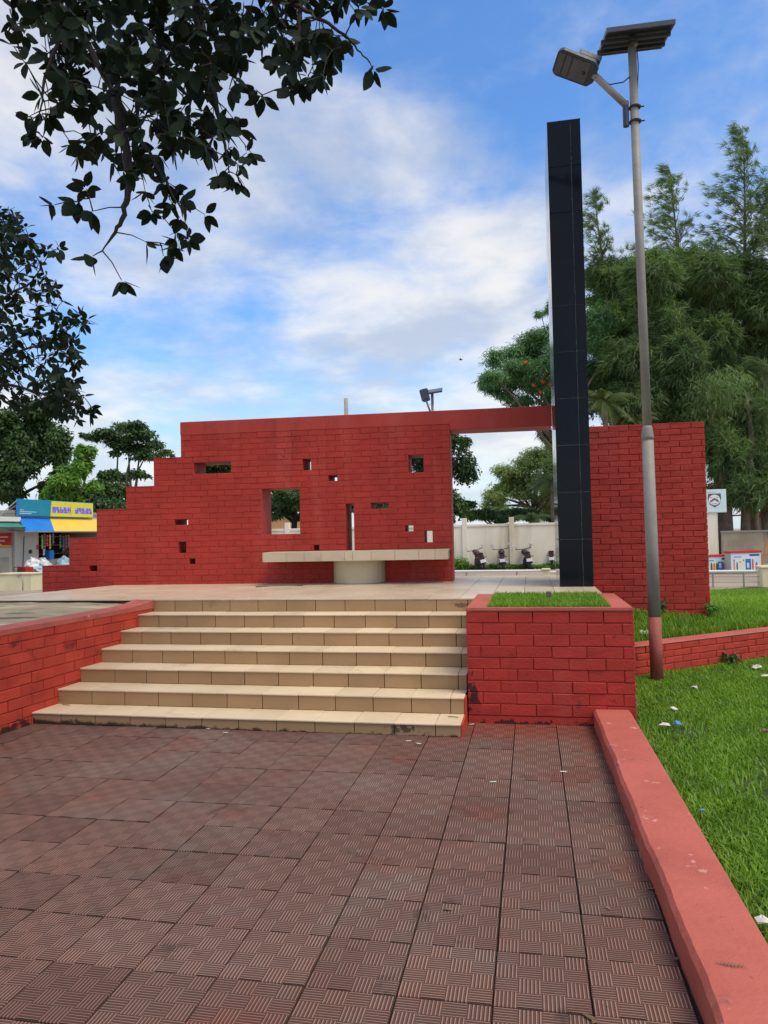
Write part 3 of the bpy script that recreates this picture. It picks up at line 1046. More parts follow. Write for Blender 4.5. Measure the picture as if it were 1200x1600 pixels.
# ---- black granite fin
FX0, FX1, FY0, FY1, FZ0, FZ1 = 0.300, 0.666, 8.487, 9.74, .846, 6.105
fin = thing('granite_fin', 'tall narrow black granite pillar rising beside the red wall', 'pillar', (0, 0, 0))
MB().box(FX0 + .012, FX1 - .012, FY0 + .012, FY1 - .012, FZ0, FZ1 - .01).build('core', 'granite_joint', fin)
NP = 10
ph = (FZ1 - FZ0) / NP
for k in range(NP):
    zc_ = FZ0 + ph * (k + .5)
    for a, c in ((FX0, .555), (.555, FX1)):
        link('granite_panel', slab(c - a - .005, .012, ph - .005, 'granite', 'granite_panel', .001), fin, ((a + c) / 2, FY0 + .006 + rnd.uniform(-.0008, .0008), zc_), (rnd.uniform(-.002, .002), 0, rnd.uniform(-.003, .003)))
    for a, c in ((FY0 + .013, 9.11), (9.11, FY1)):
        for xx in (FX0 + .006, FX1 - .006):
            link('granite_panel', slab(.012, c - a - .005, ph - .005, 'granite', 'granite_panel', .001), fin, (xx, (a + c) / 2, zc_))
MB().box(FX0, FX1, FY0, FY1, FZ1 - .009, FZ1).build('top_panel', 'granite', fin)

# ---- free-standing red wall right of the fin
RY = 9.30
rw = thing('red_screen_wall', 'freestanding square red brick wall right of the black pillar', 'wall', (0, RY, 0))
RX0, RX1 = 0.672, 2.045
RZT = 2.725
MB().box(RX0, RX1 - .012, .012, .25, .2, RZT - .004).build('core', 'joint', rw)
rows = [(RZT - .0715 * (k + 1), [(RX0, RX1)]) for k in range(31)]
rows += [(RZT - .0715 * 32, [(RX0, RX1 - .02)]), (RZT - .0715 * 33, [(1.45, RX1 - .19)])]
brick_face(rw, rows,   .0715, .236, .0052, 'brick', origin=(0, .0105, 0), seed=6)
rows = [(RZT - .0715 * (k + 1), [(0, .25)]) for k in range(31)]
brick_face(rw, rows, .0715, .236, .007, 'brick', origin=(RX1 - .0105, 0, 0), udir=(0, 1, 0), seed=16)
MB().box(RX0, RX1 - .002, .002, .25, RZT - .004, RZT + .004).build('cap', 'plaster_red', rw)

# ---- low oblique wall holding the raised lawn
LA, LB = np.array([0.690, 7.352]), np.array([6.2, 11.69])
LD = (LB - LA) / np.linalg.norm(LB - LA)
LL = float(np.linalg.norm(LB - LA))
LANG = math.atan2(LD[1], LD[0])
lw = thing('retaining_wall', 'low red brick retaining wall running obliquely behind the lamp pole', 'wall', (LA[0], LA[1], 0), LANG)
MB().box(0, LL, .012, .20, -.1, .318).build('core', 'joint', lw)
rows = [(.318 - .066 * (k + 1), [(0, LL)]) for k in range(5)]
brick_face(lw, rows, .066, .25, .006, 'cheek', origin=(0, .0105, 0), seed=8)
MB().box(-.002, LL, -.003, .205, .318, .334).build('coping', 'pink', lw, bevel=.006)


# ---- lawns: soil sheets and blades
def blades(name, P, lmin, lmax, wmin, wmax, mat, lean=0.6):
    n = len(P)
    a = nrs.uniform(0, 2 * np.pi, n)
    L = nrs.uniform(lmin, lmax, n)
    Wd = nrs.uniform(wmin, wmax, n)
    ln = nrs.uniform(0.1, lean, n) * L
    side = np.stack([np.cos(a), np.sin(a), np.zeros(n)], 1) * (Wd / 2)[:, None]
    fw = np.stack([-np.sin(a), np.cos(a), np.zeros(n)], 1)
    up = np.array([0, 0, 1.0])
    m = P + fw * (ln * .35)[:, None] + up * (L * .6)[:, None]
    tip = P + fw * ln[:, None] + up * (L * nrs.uniform(.72, 1.0, n))[:, None]
    V = np.stack([P - side, P + side, m + side * .85, m - side * .85, tip], 1).reshape(-1, 3)
    i = (np.arange(n) * 5)[:, None]
    F = np.concatenate([i + np.array([0, 1, 2]), i + np.array([0, 2, 3]), i + np.array([3, 2, 4])])
    return link(name, np_mesh(name, V, F, mat))


def patchy(x, y):
    return 0.5 + 0.25 * np.sin(1.7 * x + 2.3 * y) + 0.25 * np.sin(3.9 * x - 2.7 * y + 1)


LPOLY = [(.74, -1.0), (9.0, -1.0), (9.0, 13.5), (6.2, 11.69), (.70, 7.352), (.70, 5.8)]
tagit(MB().prism([(.705, -1.0), (9.0, -1.0), (9.0, 13.8), (6.2, 11.69), (.72, 7.37), (.72, 5.8)], -.1, .03).build('lawn', 'soil'), 'green lawn right of the kerb', 'lawn', kind='structure')
n = 380000
x = nrs.uniform(.70, 6.2, n)
y = nrs.uniform(1.6, 10.2, n)
keep = (x < .29 * y + 3.0) & ((x - LA[0]) * LD[1] - (y - LA[1]) * LD[0] > .005) & (x > .735 - (y < 5.78) * .02) & (x < .29 * y + .25 + 3.0 * nrs.rand(n) ** 2.2)
keep &= ~((x < .75) & (y > 5.7) & (y < 7.2))
bare = .5 + .5 * np.sin(2.9 * x + 1.3 * np.sin(3.1 * y)) * np.sin(2.3 * y + 1.7 * np.sin(2.2 * x))
keep &= (nrs.rand(n) < np.clip(1.25 - .95 * np.clip((bare - .55) / .45, 0, 1), 0, 1))
x, y = x[keep], y[keep]
P = np.stack([x, y, np.full(len(x), .028)], 1)
tagit(blades('grass', P, .022, .058, .0045, .0095, 'grass', 1.3), 'short dense green grass of the lawn right of the kerb', 'grass', kind='stuff')


def raised_z(x, y):
    d = -((x - LA[0]) * LD[1] - (y - LA[1]) * LD[0])
    return .30 + .18 * np.clip(d / 1.25, 0, 1) - .10 * np.clip((y - 9.9) / 2.0, 0, 1)


b = MB()
gx = np.linspace(0, LL, 30)
gd = [.19, .5, .8, 1.1, 1.4, 2.0, 2.8, 3.6]
nrm = np.array([-LD[1], LD[0]])
for s in gx:
    for d in gd:
        p = LA + LD * s + nrm * d
        xx, yy = max(p[0], .69), p[1]
        b.v.append((xx, yy, float(raised_z(np.array(p[0]), np.array(p[1])))))
m = len(gd)
for i in range(len(gx) - 1):
    for j in range(m - 1):
        b.f.append((i * m + j, (i + 1) * m + j, (i + 1) * m + j + 1, i * m + j + 1))
for i in range(len(gx) - 1):
    pass
b.c = [None] * len(b.f)
for i in range(len(gx) - 1):
    q0, q1 = b.v[i * m + m - 1], b.v[(i + 1) * m + m - 1]
    b.poly([q0, q1, (q1[0], q1[1] + .05, -.1), (q0[0], q0[1] + .05, -.1)])
tagit(b.build('raised_lawn', 'soil'), 'raised lawn behind the oblique retaining wall', 'lawn', kind='structure')
n = 120000
x = nrs.uniform(.70, 5.4, n)
y = nrs.uniform(7.5, 13.4, n)
d = -((x - LA[0]) * LD[1] - (y - LA[1]) * LD[0])
keep = (d > .205) & (d < 3.55) & (x < .29 * y + 1.3) & ~((x < 2.05) & (y > 9.29)) & (nrs.rand(n) < np.clip(9.0 / y, 0, 1)) & (y < 9.8)
keep2 = (d > .205) & (d < 3.55) & (x < .29 * y + 1.3) & (x > 1.9) & (y >= 9.8)
for kk, nm, mt, lab in ((keep, 'grass', 'grass', 'short green grass on the raised lawn below the red screen wall'), (keep2, 'grass', 'grass_far', 'bright grass with sunlight in its colour beyond the red screen wall')):
    P = np.stack([x[kk], y[kk], raised_z(x[kk], y[kk]) - .004], 1)
    tagit(blades(nm, P, .04, .10, .005, .010, mt, 1.0), lab, 'grass', kind='stuff')
n = 16000
P = np.stack([nrs.uniform(PXL + .165, PXR - .155, n), nrs.uniform(PYF + .07, PYB - .0, n), np.full(n, .862)], 1)
g = blades('planter_grass', P, .025, .065, .004, .008, 'grass', 1.0)
g['kind'] = 'stuff'
g.parent = pl


# ================================================================== STREET LAMPS
def basis_from(Ld, Wd):
    L = Vector(Ld).normalized()
    W = Vector(Wd)
    W = (W - L * W.dot(L)).normalized()
    Nn = L.cross(W)
    return Matrix(((L.x, W.x, Nn.x), (L.y, W.y, Nn.y), (L.z, W.z, Nn.z))).to_4x4()


def street_lamp(label, base, top, r0, r1, Ld, Wd, head_c, panel_u, panel_v, lean=-.045, red=0.62, group='solar street lamps'):
    t = thing('street_lamp', label, 'street lamp', tuple(base), 0, group)
    zj = 2.30
    px = lambda z: lean * z / top
    MB().tube([(px(red), 0, red), (px(1.4), 0, 1.4), (px(zj), 0, zj)], [r0, r0 * .97, r0 * .93], 16).build('lower_pole', 'steel', t, smooth=True)
    if red:
        MB().tube([(0, 0, -.05), (px(red), 0, red)], [r0 * 1.03, r0 * 1.005], 16).build('painted_base', 'pole_red', t, smooth=True)
    MB().tube([(px(zj), 0, zj), (px(zj), 0, zj + .03), (px(zj), 0, zj + .11), (px(zj), 0, zj + .13)], [r0 * .98, r0 * 1.0, r1 * 1.12, r1 * 1.0], 16).build('collar', 'steel', t, smooth=True)
    MB().tube([(px(zj), 0, zj + .12), (px(4), 0, 4), (px(top), 0, top)], [r1, r1 * .97, r1 * .93], 14).build('upper_pole', 'steel', t, smooth=True)
    B = basis_from(Ld, Wd)
    hc = Vector(head_c)
    L = Vector(Ld).normalized()
    a0 = hc - L * .21
    sp = Vector((px(top) - r1 - .035, -.01, a0.z - .30))
    ar = MB().tube([(sp.x, sp.y, sp.z - .20), (sp.x, sp.y, sp.z + .04)], .030, 10)
    ar.build('arm_socket', 'lamp_grey', t)
    MB().tube([(sp.x + .01, sp.y, sp.z + .0), a0 + L * .02], .033, 10).build('arm', 'steel', t, smooth=True)
    for dz in (-.16, -.02):
        MB().tube([(px(5) - r1 - .07, -.004, sp.z + dz), (px(5) + r1 + .045, -.004, sp.z + dz)], .007, 6).tube([(px(5) + r1 * 1.15 * math.cos(q * math.pi / 6), r1 * 1.15 * math.sin(q * math.pi / 6), sp.z + dz) for q in range(13)], .012, 6).build('clamp_band', 'dark_metal', t)
    Mh = Matrix.Translation(hc) @ B
    hd = MB().prism([(-.21, -.07), (-.16, -.135), (.16, -.14), (.20, -.12), (.21, -.09), (.21, .09), (.20, .12), (.16, .14), (-.16, .135), (-.21, .07)], -.022, .030, M=Mh).build('lamp_head', 'lamp_grey', t, bevel=.008, seg=2)
    MB().box(-.13, .045, -.11, .11, -.027, -.0225, M=Mh).build('lens', 'lamp_lens', hd)
    MB().box(.06, .115, -.11, .11, -.0265, -.0225, M=Mh).build('lens', 'lamp_lens', hd)
    MB().box(.13, .19, -.11, .11, -.0265, -.0225, M=Mh).build('lens', 'lamp_lens', hd)
    c = Mh @ Vector((-.09, .0, -.03))
    MB().ball(c, .017, 10, 6).build('sensor', 'dark_metal', hd, smooth=True)
    MB().box(-.20, .02, .05, .13, .031, .10, M=Mh).build('battery_box', 'lamp_grey', hd, bevel=.008)
    q = a0 + L * .01
    e = Vector((px(5.2) - r1 * .8, -r1 * .3, q.z - .02))
    MB().tube([q + Vector((0, -.02, -.03)), q.lerp(e, .4) + Vector((0, -.02, -.10)), q.lerp(e, .8) + Vector((0, 0, -.06)), e], .006, 6).build('cable', 'dark_metal', t)
    U = Vector(panel_u).normalized()
    Vv = Vector(panel_v)
    P = basis_from(U, Vv)
    Mp = Matrix.Translation(Vector((px(top) + .03, 0, top + .05))) @ P
    pn = MB().box(-.30, .30, -.26, .26, .012, .040, M=Mp).build('solar_panel', 'solar_back', t)
    MB().box(-.285, .285, -.245, .245, .0405, .043, M=Mp).build('solar_cells', 'solar_cell', pn)
    fr = MB()
    for (x0, x1, y0, y1) in ((-.31, .31, -.27, -.25), (-.31, .31, .25, .27), (-.31, -.29, -.25, .25), (.29, .31, -.25, .25)):
        fr.box(x0, x1, y0, y1, .006, .044, M=Mp)
    fr.build('panel_frame', 'alu', pn)
    for yy in (-.12, .10):
        MB().box(-.34, .30, yy - .018, yy + .018, -.035, -.005, M=Mp).build('bracket', 'dark_metal', t)
    MB().tube([(px(top), 0, top - .02), (px(top) + .02, 0, top + .03)], r1 * .9, 10).build('panel_post', 'steel', t)
    MB().tube([(px(top) + r1, -.01, top), (px(top) + r1 + .01, -.01, top - .2), (px(top) + r1 * .9, -.01, top - .42)], .005, 5).build('cable', 'dark_metal', t)
    return t


street_lamp('tall solar street lamp with red painted foot in the near lawn', (1.129, 7.388, .02), 6.12, .058, .042, (-.90, -.12, .42), (-.1, -.86, .42), (-.585, -.10, 5.93), (1, .06, .02), (-.34, 1, .20))
p = atw(673, 640, 24)
street_lamp('smaller solar street lamp whose head shows above the red wall', (p[0] + .10, p[1], ground_z(p[1])), 6.10, .066, .044, (-.2, -.2, .95), (1, .1, .1), (-.24, -.30, 6.0), (1, .05, .12), (.1, 1, .40), red=.5)
p = atw(541, 640, 24)
b = MB().tube([(0, 0, 0), (0, 0, 3), (0, 0, 5.98)], [.085, .075, .066], 12)
tagit(b.build('bare_pole', 'concrete', None, (p[0], p[1], ground_z(p[1])), smooth=True), 'bare grey pole top sticking up above the red wall', 'pole')


# ================================================================== BACKGROUND BUILT THINGS
# ---- cream boundary wall with piers
BY = 41.0
bw = thing('boundary_wall', 'long cream plastered boundary wall with piers behind the motorbikes', 'wall', (0, BY, -.6))
ztop = aty(795, 818, BY)[2] + .6
zp = aty(799.5, 808, BY)[2] + .6
xp = [aty(p_, 830, BY)[0] for p_ in (726, 799.5)]
sp_ = xp[1] - xp[0]
k = -8
xs_ = []
while xp[0] + (k + 1) * sp_ < aty(1112, 850, BY)[0]:
    xs_.append(xp[0] + k * sp_)
    k += 1
pierm = MB().box(-.135, .135, -.10, .16, -.2, zp).mesh('pier', 'cream_wall', bevel=.01)
panm = MB().box(-sp_ / 2 + .137, sp_ / 2 - .137, 0, .12, -.2, ztop - .13).mesh('wall_panel', 'cream_wall')
copm = MB().box(-sp_ / 2 + .137, sp_ / 2 - .137, -.05, .15, ztop - .13, ztop).mesh('coping', 'cream_wall', bevel=.01)
for x in xs_:
    link('pier', pierm, bw, (x, 0, 0))
    link('wall_panel', panm, bw, (x + sp_ / 2, 0, 0))
    link('coping', copm, bw, (x + sp_ / 2, 0, 0))

# ---- weathered wall, hut and sign at the right
p0, p1 = atw(1128, 880, 42), atw(1290, 880, 40)
ow = thing('weathered_wall', 'stained brown weathered wall behind the banner counters', 'wall', (p0[0], p0[1], -.6), math.atan2(p1[1] - p0[1], p1[0] - p0[0]))
l = float(np.hypot(*(p1 - p0)[:2]))
zt = atw(1150, 829, 42)[2] + .6
MB().box(0, l, 0, .2, -.2, zt - .1).build('wall_body', 'old_wall', ow)
MB().box(-.02, l + .02, -.04, .24, zt - .1, zt).build('coping', 'concrete', ow)
p0 = atw(1178, 830, 50)
ht = thing('hut', 'small grey hut with a red sheet roof behind the weathered wall', 'hut', (p0[0], p0[1], -.6))
hz_ = atw(1178, 807, 50)[2] + .6
MB().box(0, 4.0, 0, 3.0, 0, hz_).build('wall', 'concrete', ht)
xl = atw(1140, 806, 50)[0] - p0[0]
b = MB()
b.prism([(-.9, 0), (3.6, 0), (3.6, .10), (-.9, .10)], 0, 5.2, M=Matrix(((0, 0, 1, xl), (1, 0, 0, 0), (0, 1, 0, hz_ + .02), (0, 0, 0, 1))))
for v in range(len(b.v)):
    x_, y_, z_ = b.v[v]
    b.v[v] = (x_, y_, z_ + .055 * (x_ - xl))
b.build('roof', 'red_sheet', ht)
MB().box(1.0, 1.8, -.02, .02, 1.0, 1.7).build('window', 'window_dark', ht)

SW = 35.0
p0 = atw(1113, 860, SW)
sg = thing('sign_pillar', 'pale board with a shield emblem on a cream pillar', 'sign', (p0[0], p0[1], ground_z(p0[1])))
z1 = atw(1113, 801, SW)[2] - ground_z(p0[1])
z2 = atw(1113, 765, SW)[2] - ground_z(p0[1])
MB().box(-.26, .26, -.1, .25, 0, z1).build('pillar', 'cream_wall', sg)
bx_ = atw(1133, 780, SW)[0] - p0[0]
brd = MB().box(bx_ - 1.30, bx_, -.16, .10, z1, z2).build('board', 'white_paint', sg, bevel=.01)
e = MB()
cx, cz = atw(1115.5, 782, SW)[0] - p0[0], (z1 + z2) / 2 + .02
e.poly([(bx_ - 1.28, -.163, z1 + .02), (bx_ - .02, -.163, z1 + .02), (bx_ - .02, -.163, z2 - .02), (bx_ - 1.28, -.163, z2 - .02)], (.62, .78, .80))
sh = [(-.28, .33), (.28, .33), (.30, .1), (.22, -.18), (0, -.33), (-.22, -.18), (-.30, .1)]
e.poly([(cx + x_, -.165, cz + z_) for x_, z_ in reversed(sh)][::-1], (.10, .11, .12))
e.poly([(cx + .255 * math.cos(a), -.167, cz + .03 + .25 * math.sin(a)) for a in np.linspace(0, 2 * math.pi, 20, endpoint=False)], (.78, .80, .80))
e.poly([(cx - .17, -.169, cz - .09), (cx, -.169, cz + .03), (cx, -.169, cz + .13), (cx - .20, -.169, cz - .01)], (.12, .13, .14))
e.poly([(cx, -.169, cz + .03), (cx + .17, -.169, cz - .09), (cx + .20, -.169, cz - .01), (cx, -.169, cz + .13)], (.12, .13, .14))
e.poly([(cx - .17, -.169, cz + .12), (cx - .08, -.169, cz + .12), (cx - .10, -.169, cz + .16), (cx - .19, -.169, cz + .16)], (.3, .3, .3))
e.poly([(cx + .08, -.169, cz + .12), (cx + .17, -.169, cz + .12), (cx + .19, -.169, cz + .16), (cx + .10, -.169, cz + .16)], (.3, .3, .3))
e.poly([(cx - .12, -.169, cz - .16), (cx + .12, -.169, cz - .16), (cx + .10, -.169, cz - .13), (cx - .10, -.169, cz - .13)], (.35, .35, .35))
e.poly([(bx_ - 1.05, -.165, z2 - .14), (bx_ - .45, -.165, z2 - .14), (bx_ - .45, -.165, z2 - .11), (bx_ - 1.05, -.165, z2 - .11)], (.45, .5, .5))
e.build('emblem', 'print', brd)


# ---- banner-wrapped counters
def banner(label, px0, px1, pyt, pyb, w, seed):
    a, c = atw(px0, pyb, w), atw(px1, pyb, w)
    L = float(np.hypot(*(c - a)[:2]))
    ang = math.atan2(c[1] - a[1], c[0] - a[0])
    gz = ground_z(a[1])
    h = float(atw(px0, pyt, w)[2]) - gz
    t = thing('banner_counter', label, 'counter', (a[0], a[1], gz), ang, 'counters wrapped in printed banners')
    MB().box(0, L, .02, .6, .02, h - .06).build('counter_body', 'shop_wall', t)
    tp = MB().box(-.03, L + .03, -.02, .62, h - .06, h + .01).build('red_top', 'red_sheet', t)
    for v in tp.data.vertices:
        v.co.z += .03 * math.sin(7 * v.co.x)
    r = random.Random(seed)
    b = MB()
    H = h - .07
    y = .012
    rect = lambda x0, x1, z0, z1, c, dy=0: b.poly([(x0, y - dy, z0), (x1, y - dy, z0), (x1, y - dy, z1), (x0, y - dy, z1)], c)
    rect(0, L, .03, H, (.62, .72, .78))
    rect(L * .25, L * .6, .1, H * .7, (.72, .75, .55), .002)
    rect(0, L, .03, .14, (.12, .28, .12), .003)
    rect(L * .62, L * .95, H - .12, H - .05, (.03, .04, .12), .003)
    rect(L * .1, L * .35, H - .17, H - .13, (.10, .25, .5), .003)
    x = .08 * L
    while x < L * .92:
        ww = r.uniform(.05, .09)
        hh = r.uniform(.35, .52) * H
        c = r.choice([(.55, .06, .04), (.65, .3, .05), (.05, .18, .5), (.7, .7, .72), (.06, .07, .08), (.5, .05, .08)])
        rect(x, x + ww, .10, .10 + hh, c, .005)
        b.poly([(x + ww / 2 + .03 * math.cos(q), y - .006, .13 + hh + .035 * math.sin(q)) for q in np.linspace(0, 6.28, 8, endpoint=False)], (.25, .13, .08))
        x += r.uniform(.10, .2)
    rect(L * .48, L * .66, .07, H * .72, (.03, .16, .5), .007)
    rect(L * .52, L * .60, .25, .45, (.55, .62, .7), .009)
    b.build('printed_banner', 'print', t)
    return t


banner('left banner counter with a yellow green scene and red top', 1100, 1146, 868, 893, 30.6, 3)
banner('right banner counter with blue gate print and red top', 1143, 1190, 862, 894, 30.0, 8)

# ---- railing with concrete blocks
RA, RB_ = atz(20, 922, -.03), atz(1145, 918, -.03)
rd = (RB_ - RA)[:2] / np.linalg.norm((RB_ - RA)[:2])
rang = math.atan2(rd[1], rd[0])
rnrm = np.array([-rd[1], rd[0], 0])      # plane normal


def ru(px, py=893):
    p = atpl(px, py, RA, rnrm)
    return float((p[0] - RA[0]) * rd[0] + (p[1] - RA[1]) * rd[1]), float(p[2])


def railing(label, pxa, pxb, pyr, wires=True, npost=3, rmat='white_paint'):
    ua, z = ru(pxa, pyr)
    ub, _ = ru(pxb, pyr)
    t = thing('railing', label, 'railing', (RA[0] + rd[0] * ua, RA[1] + rd[1] * ua, -.03), rang, 'low pipe railing around the monument')
    L = ub - ua
    MB().tube([(0, 0, z + .03), (L, 0, z + .03)], .032, 8).build('top_rail', rmat, t)
    for k in range(npost):
        x = L * (k + .5) / npost
        MB().tube([(x, 0, -.05), (x, 0, z + .02)], .022, 8).build('post', 'steel', t)
    if wires:
        for q in (.33, .66):
            MB().tube([(0, 0, (z + .03) * q), (L, 0, (z + .03) * q)], .008, 5).build('wire', 'steel', t)
    return t


railing('low white pipe railing seen through the doorway of the red wall', 690, 848, 893, False, 2)
railing('low white pipe railing right of the red screen wall', 1090, 1186, 893, True, 2)
railing('low white pipe railing at the left edge beside the stained block', -120, 8, 900, True, 3)
railing('short piece of white pipe railing beside the black pillar', 858, 900, 894, False, 1)


def block(label, pxa, pxb, pyt, mat='yellow_block', d=.5):
    ua, zt_ = ru(pxa, pyt)
    ub, _ = ru(pxb, pyt)
    t = thing('railing_block', label, 'concrete block', (RA[0] + rd[0] * ua, RA[1] + rd[1] * ua, -.03), rang, 'concrete blocks of the railing')
    L = ub - ua
    MB().box(0, L, -d / 2, d / 2, -.05, zt_ - .02).build('block_body', mat, t, bevel=.015)
    MB().box(-.03, L + .03, -d / 2 - .03, d / 2 + .03, zt_ - .02, zt_ + .03).build('cap', mat, t, bevel=.01)
    return t


block('wide stained yellowish concrete block at the left edge', 8, 58, 895)
block('small cream concrete block in the railing beside the black pillar', 848, 858, 888, d=.2)
block('yellowish concrete block in the railing at the right edge', 1186, 1215, 884)
p = atw(1196, 890, 22)
ea = thing('wooden_easel', 'orange brown wooden frame leaning at the right edge', 'easel', (p[0], p[1], -.03))
for (x0, x1) in ((-.16, .10), (.46, .20)):
    MB().tube([(x0, 0, 0), (x1, .12, 1.02)], .03, 6).build('leg', 'wood', ea)
MB().box(-.10, .40, .02, .05, .22, .29).build('cross_bar', 'wood', ea)
MB().box(-.02, .32, .08, .11, .62, .68).build('cross_bar', 'wood', ea)


# ---- motorbikes parked tail out against the boundary wall
def motorbike(label, px, w, lean, body, steer, rz=0.0):
    p = atw(px, 880, w)
    t = thing('motorbike', label, 'motorbike', (p[0], p[1], -.6), rz, 'motorbikes parked along the boundary wall')
    t.rotation_euler = (0, lean, rz)
    t.scale = (1.28, 1.12, 1.14)
    for nm, y, r in (('rear_wheel', 0.0, .29), ('front_wheel', 1.28, .29)):
        wh = MB().torus((0, y, .30), .245, .055 if y == 0 else .045, 'x', 18, 8).build(nm, 'tyre', t, smooth=True)
        b = MB().torus((0, y, .30), .19, .014, 'x', 16, 6)
        for q in range(5):
            a = q * 2 * math.pi / 5
            b.tube([(0, y, .30), (0, y + .19 * math.cos(a), .30 + .19 * math.sin(a))], .012, 5)
        b.tube([(-.06, y, .30), (.06, y, .30)], .035, 8)
        b.build('rim', 'chrome', wh)
    # frame, engine, swing arm
    MB().tube([(0, .05, .32), (0, .45, .36), (0, .62, .78), (0, 1.05, .86), (0, 1.28, .32)], [.03, .04, .04, .04, .025], 8).tube([(-.07, 0, .30), (-.07, .45, .36)], .022, 6).tube([(.07, 0, .30), (.07, .45, .36)], .022, 6).build('frame', 'bike_dark', t)
    MB().box(-.14, .14, .42, .80, .25, .52).ball((0, .62, .52), (.12, .12, .14), 10, 6).build('engine', 'dark_metal', t, bevel=.02)
    # tail with rear mudguard, plate and lamp
    MB().prism([(-.10, -.22), (.10, -.22), (.13, .25), (-.13, .25)], .66, .80).build('tail_cowl', body, t, bevel=.03, seg=2)
    g = MB()
    for k in range(6):
        a0, a1 = math.radians(50 + k * 18), math.radians(50 + (k + 1) * 18)
        R1 = .36
        g.poly([(-.07, -R1 * math.sin(a0) + .02 + R1 * math.cos(a0) * 0, .30 + R1 * math.cos(a0 - 1.0)), (.07, -R1 * math.sin(a0) + .02, .30 + R1 * math.cos(a0 - 1.0)), (.07, -R1 * math.sin(a1) + .02, .30 + R1 * math.cos(a1 - 1.0)), (-.07, -R1 * math.sin(a1) + .02, .30 + R1 * math.cos(a1 - 1.0))])
    MB().box(-.075, .075, -.33, -.29, .40, .70).build('mudguard', 'bike_dark', t, bevel=.01)
    MB().box(-.115, .115, -.355, -.34, .44, .58).build('number_plate', 'white_paint', t)
    MB().box(-.07, .07, -.29, -.22, .68, .76).build('tail_lamp', 'tail_red', t, bevel=.01)
    for s in (-1, 1):
        MB().tube([(s * .08, -.2, .66), (s * .20, -.22, .66)], .018, 6).build('indicator', 'tail_red', t)
    MB().prism([(-.12, -.18), (.12, -.18), (.14, .2), (.11, .55), (-.11, .55), (-.14, .2)], .80, .87).build('seat', 'tyre', t, bevel=.03, seg=2)
    MB().ball((0, .80, .86), (.14, .28, .13), 12, 8).build('fuel_tank', body, t, smooth=True)
    MB().tube([(0, 1.28, .32), (0, 1.10, .98)], .035, 8).build('fork', 'chrome', t)
    hb = [(-.36, .95 - steer * .1, 1.02), (-.2, 1.0, 1.0), (0, 1.06, .97), (.2, 1.0, 1.0), (.36, .95 + steer * .1, 1.02)]
    hbar = MB().tube(hb, .016, 6).build('handlebar', 'bike_dark', t)
    MB().ball((0, 1.18, .92), (.10, .09, .10), 10, 6).build('headlamp', 'bike_dark', t, smooth=True)
    for s in (-1, 1):
        m_ = MB().tube([(s * .28, .97, 1.02), (s * .36, .99, 1.18)], .008, 5).build('mirror_stem', 'bike_dark', hbar)
        MB().tube([(s * .38, .985, 1.21), (s * .38, 1.0, 1.21)], [.062, .055], 10).build('mirror', 'mirror_glass', hbar)
    MB().tube([(.13, .5, .34), (.15, .1, .36), (.16, -.25, .42)], [.025, .045, .05], 8).build('exhaust', 'chrome', t)
    MB().tube([(-.10, .55, .3), (-.24, .5, .0 + .24 * math.tan(abs(lean)) * (1 if lean < 0 else -1) + .0)], .012, 5).build('side_stand', 'dark_metal', t)
    return t


motorbike('leftmost parked motorbike, maroon, tail towards the railing', 756, 39.0, -.20, 'bike_maroon', 1, .28)
motorbike('second parked motorbike from the left, all black and upright', 787, 39.0, -.10, 'bike_dark', 0, .05)
motorbike('third parked motorbike from the left, dark with both mirrors showing', 828, 39.0, -.14, 'bike_dark', 1, .16)
motorbike('rightmost parked motorbike, half hidden by the black pillar', 863, 40.0, -.05, 'bike_maroon', 0, -.02)

# ---- ochre house seen through the square window
p = atw(455, 815, 75)
hs = thing('ochre_house', 'ochre house seen small through the square window of the wall', 'house', (p[0], p[1], -.6))
MB().box(-3.2, 2.0, 0, 6, 0, 4.2).build('wall', 'orange_wall', hs)
MB().box(-3.5, 2.3, -.3, 6.3, 4.2, 4.4).build('roof', 'concrete', hs)
for x in (-2.3, -.2, 1.0):
    wn = MB().box(x - .4, x + .4, -.03, .02, 1.6, 2.8).build('window', 'window_dark', hs)
    MB().box(x - .46, x + .46, -.06, -.031, 1.52, 1.6).build('sill', 'white_paint', wn)
MB().box(.2, 1.0, -.03, .02, 0, 1.4).build('door', 'bike_maroon', hs)

# ================================================================== SHOP AT THE LEFT
SA, SB = atw(24, 880, 26.0), atw(150, 880, 30.5)
SA[2] = SB[2] = 0
sdv = (SB - SA)[:2] / np.linalg.norm((SB - SA)[:2])
sang = math.atan2(sdv[1], sdv[0])
snr = np.array([-sdv[1], sdv[0], 0])


def su(px, py, off=0.0):
    p = atpl(px, py, SA - snr * off, snr)
    return float((p[0] - SA[0]) * sdv[0] + (p[1] - SA[1]) * sdv[1]), float(p[2]) + .05


sh = thing('shop', 'small grocery shop with a blue and yellow sign and awning', 'shop', (SA[0], SA[1], -.05), sang)
SL = float(np.linalg.norm((SB - SA)[:2])) + 1.2
uo, zo = su(60, 832)
ztopw = su(24, 806)[1] + .1
MB().box(-.02, uo, 0, .15, 0, ztopw).build('front_wall', 'shop_wall', sh)
MB().box(-.02, .13, .15, 3.2, 0, ztopw).build('side_wall', 'shop_wall', sh)
MB().box(SL - .15, SL, 0, 3.2, 0, ztopw).build('side_wall', 'shop_wall', sh)
MB().box(uo, SL - .15, 0, .15, zo, ztopw).build('lintel', 'shop_wall', sh)
MB().box(.13, SL - .15, 2.4, 2.5, 0, ztopw).build('inner_wall', 'shop_dark', sh)
MB().box(-.2, SL + .2, -.06, 3.4, ztopw, ztopw + .10).build('roof', 'concrete', sh)
MB().box(uo, SL - .15, .05, .55, 0, .85).build('counter', 'shop_wall', sh)
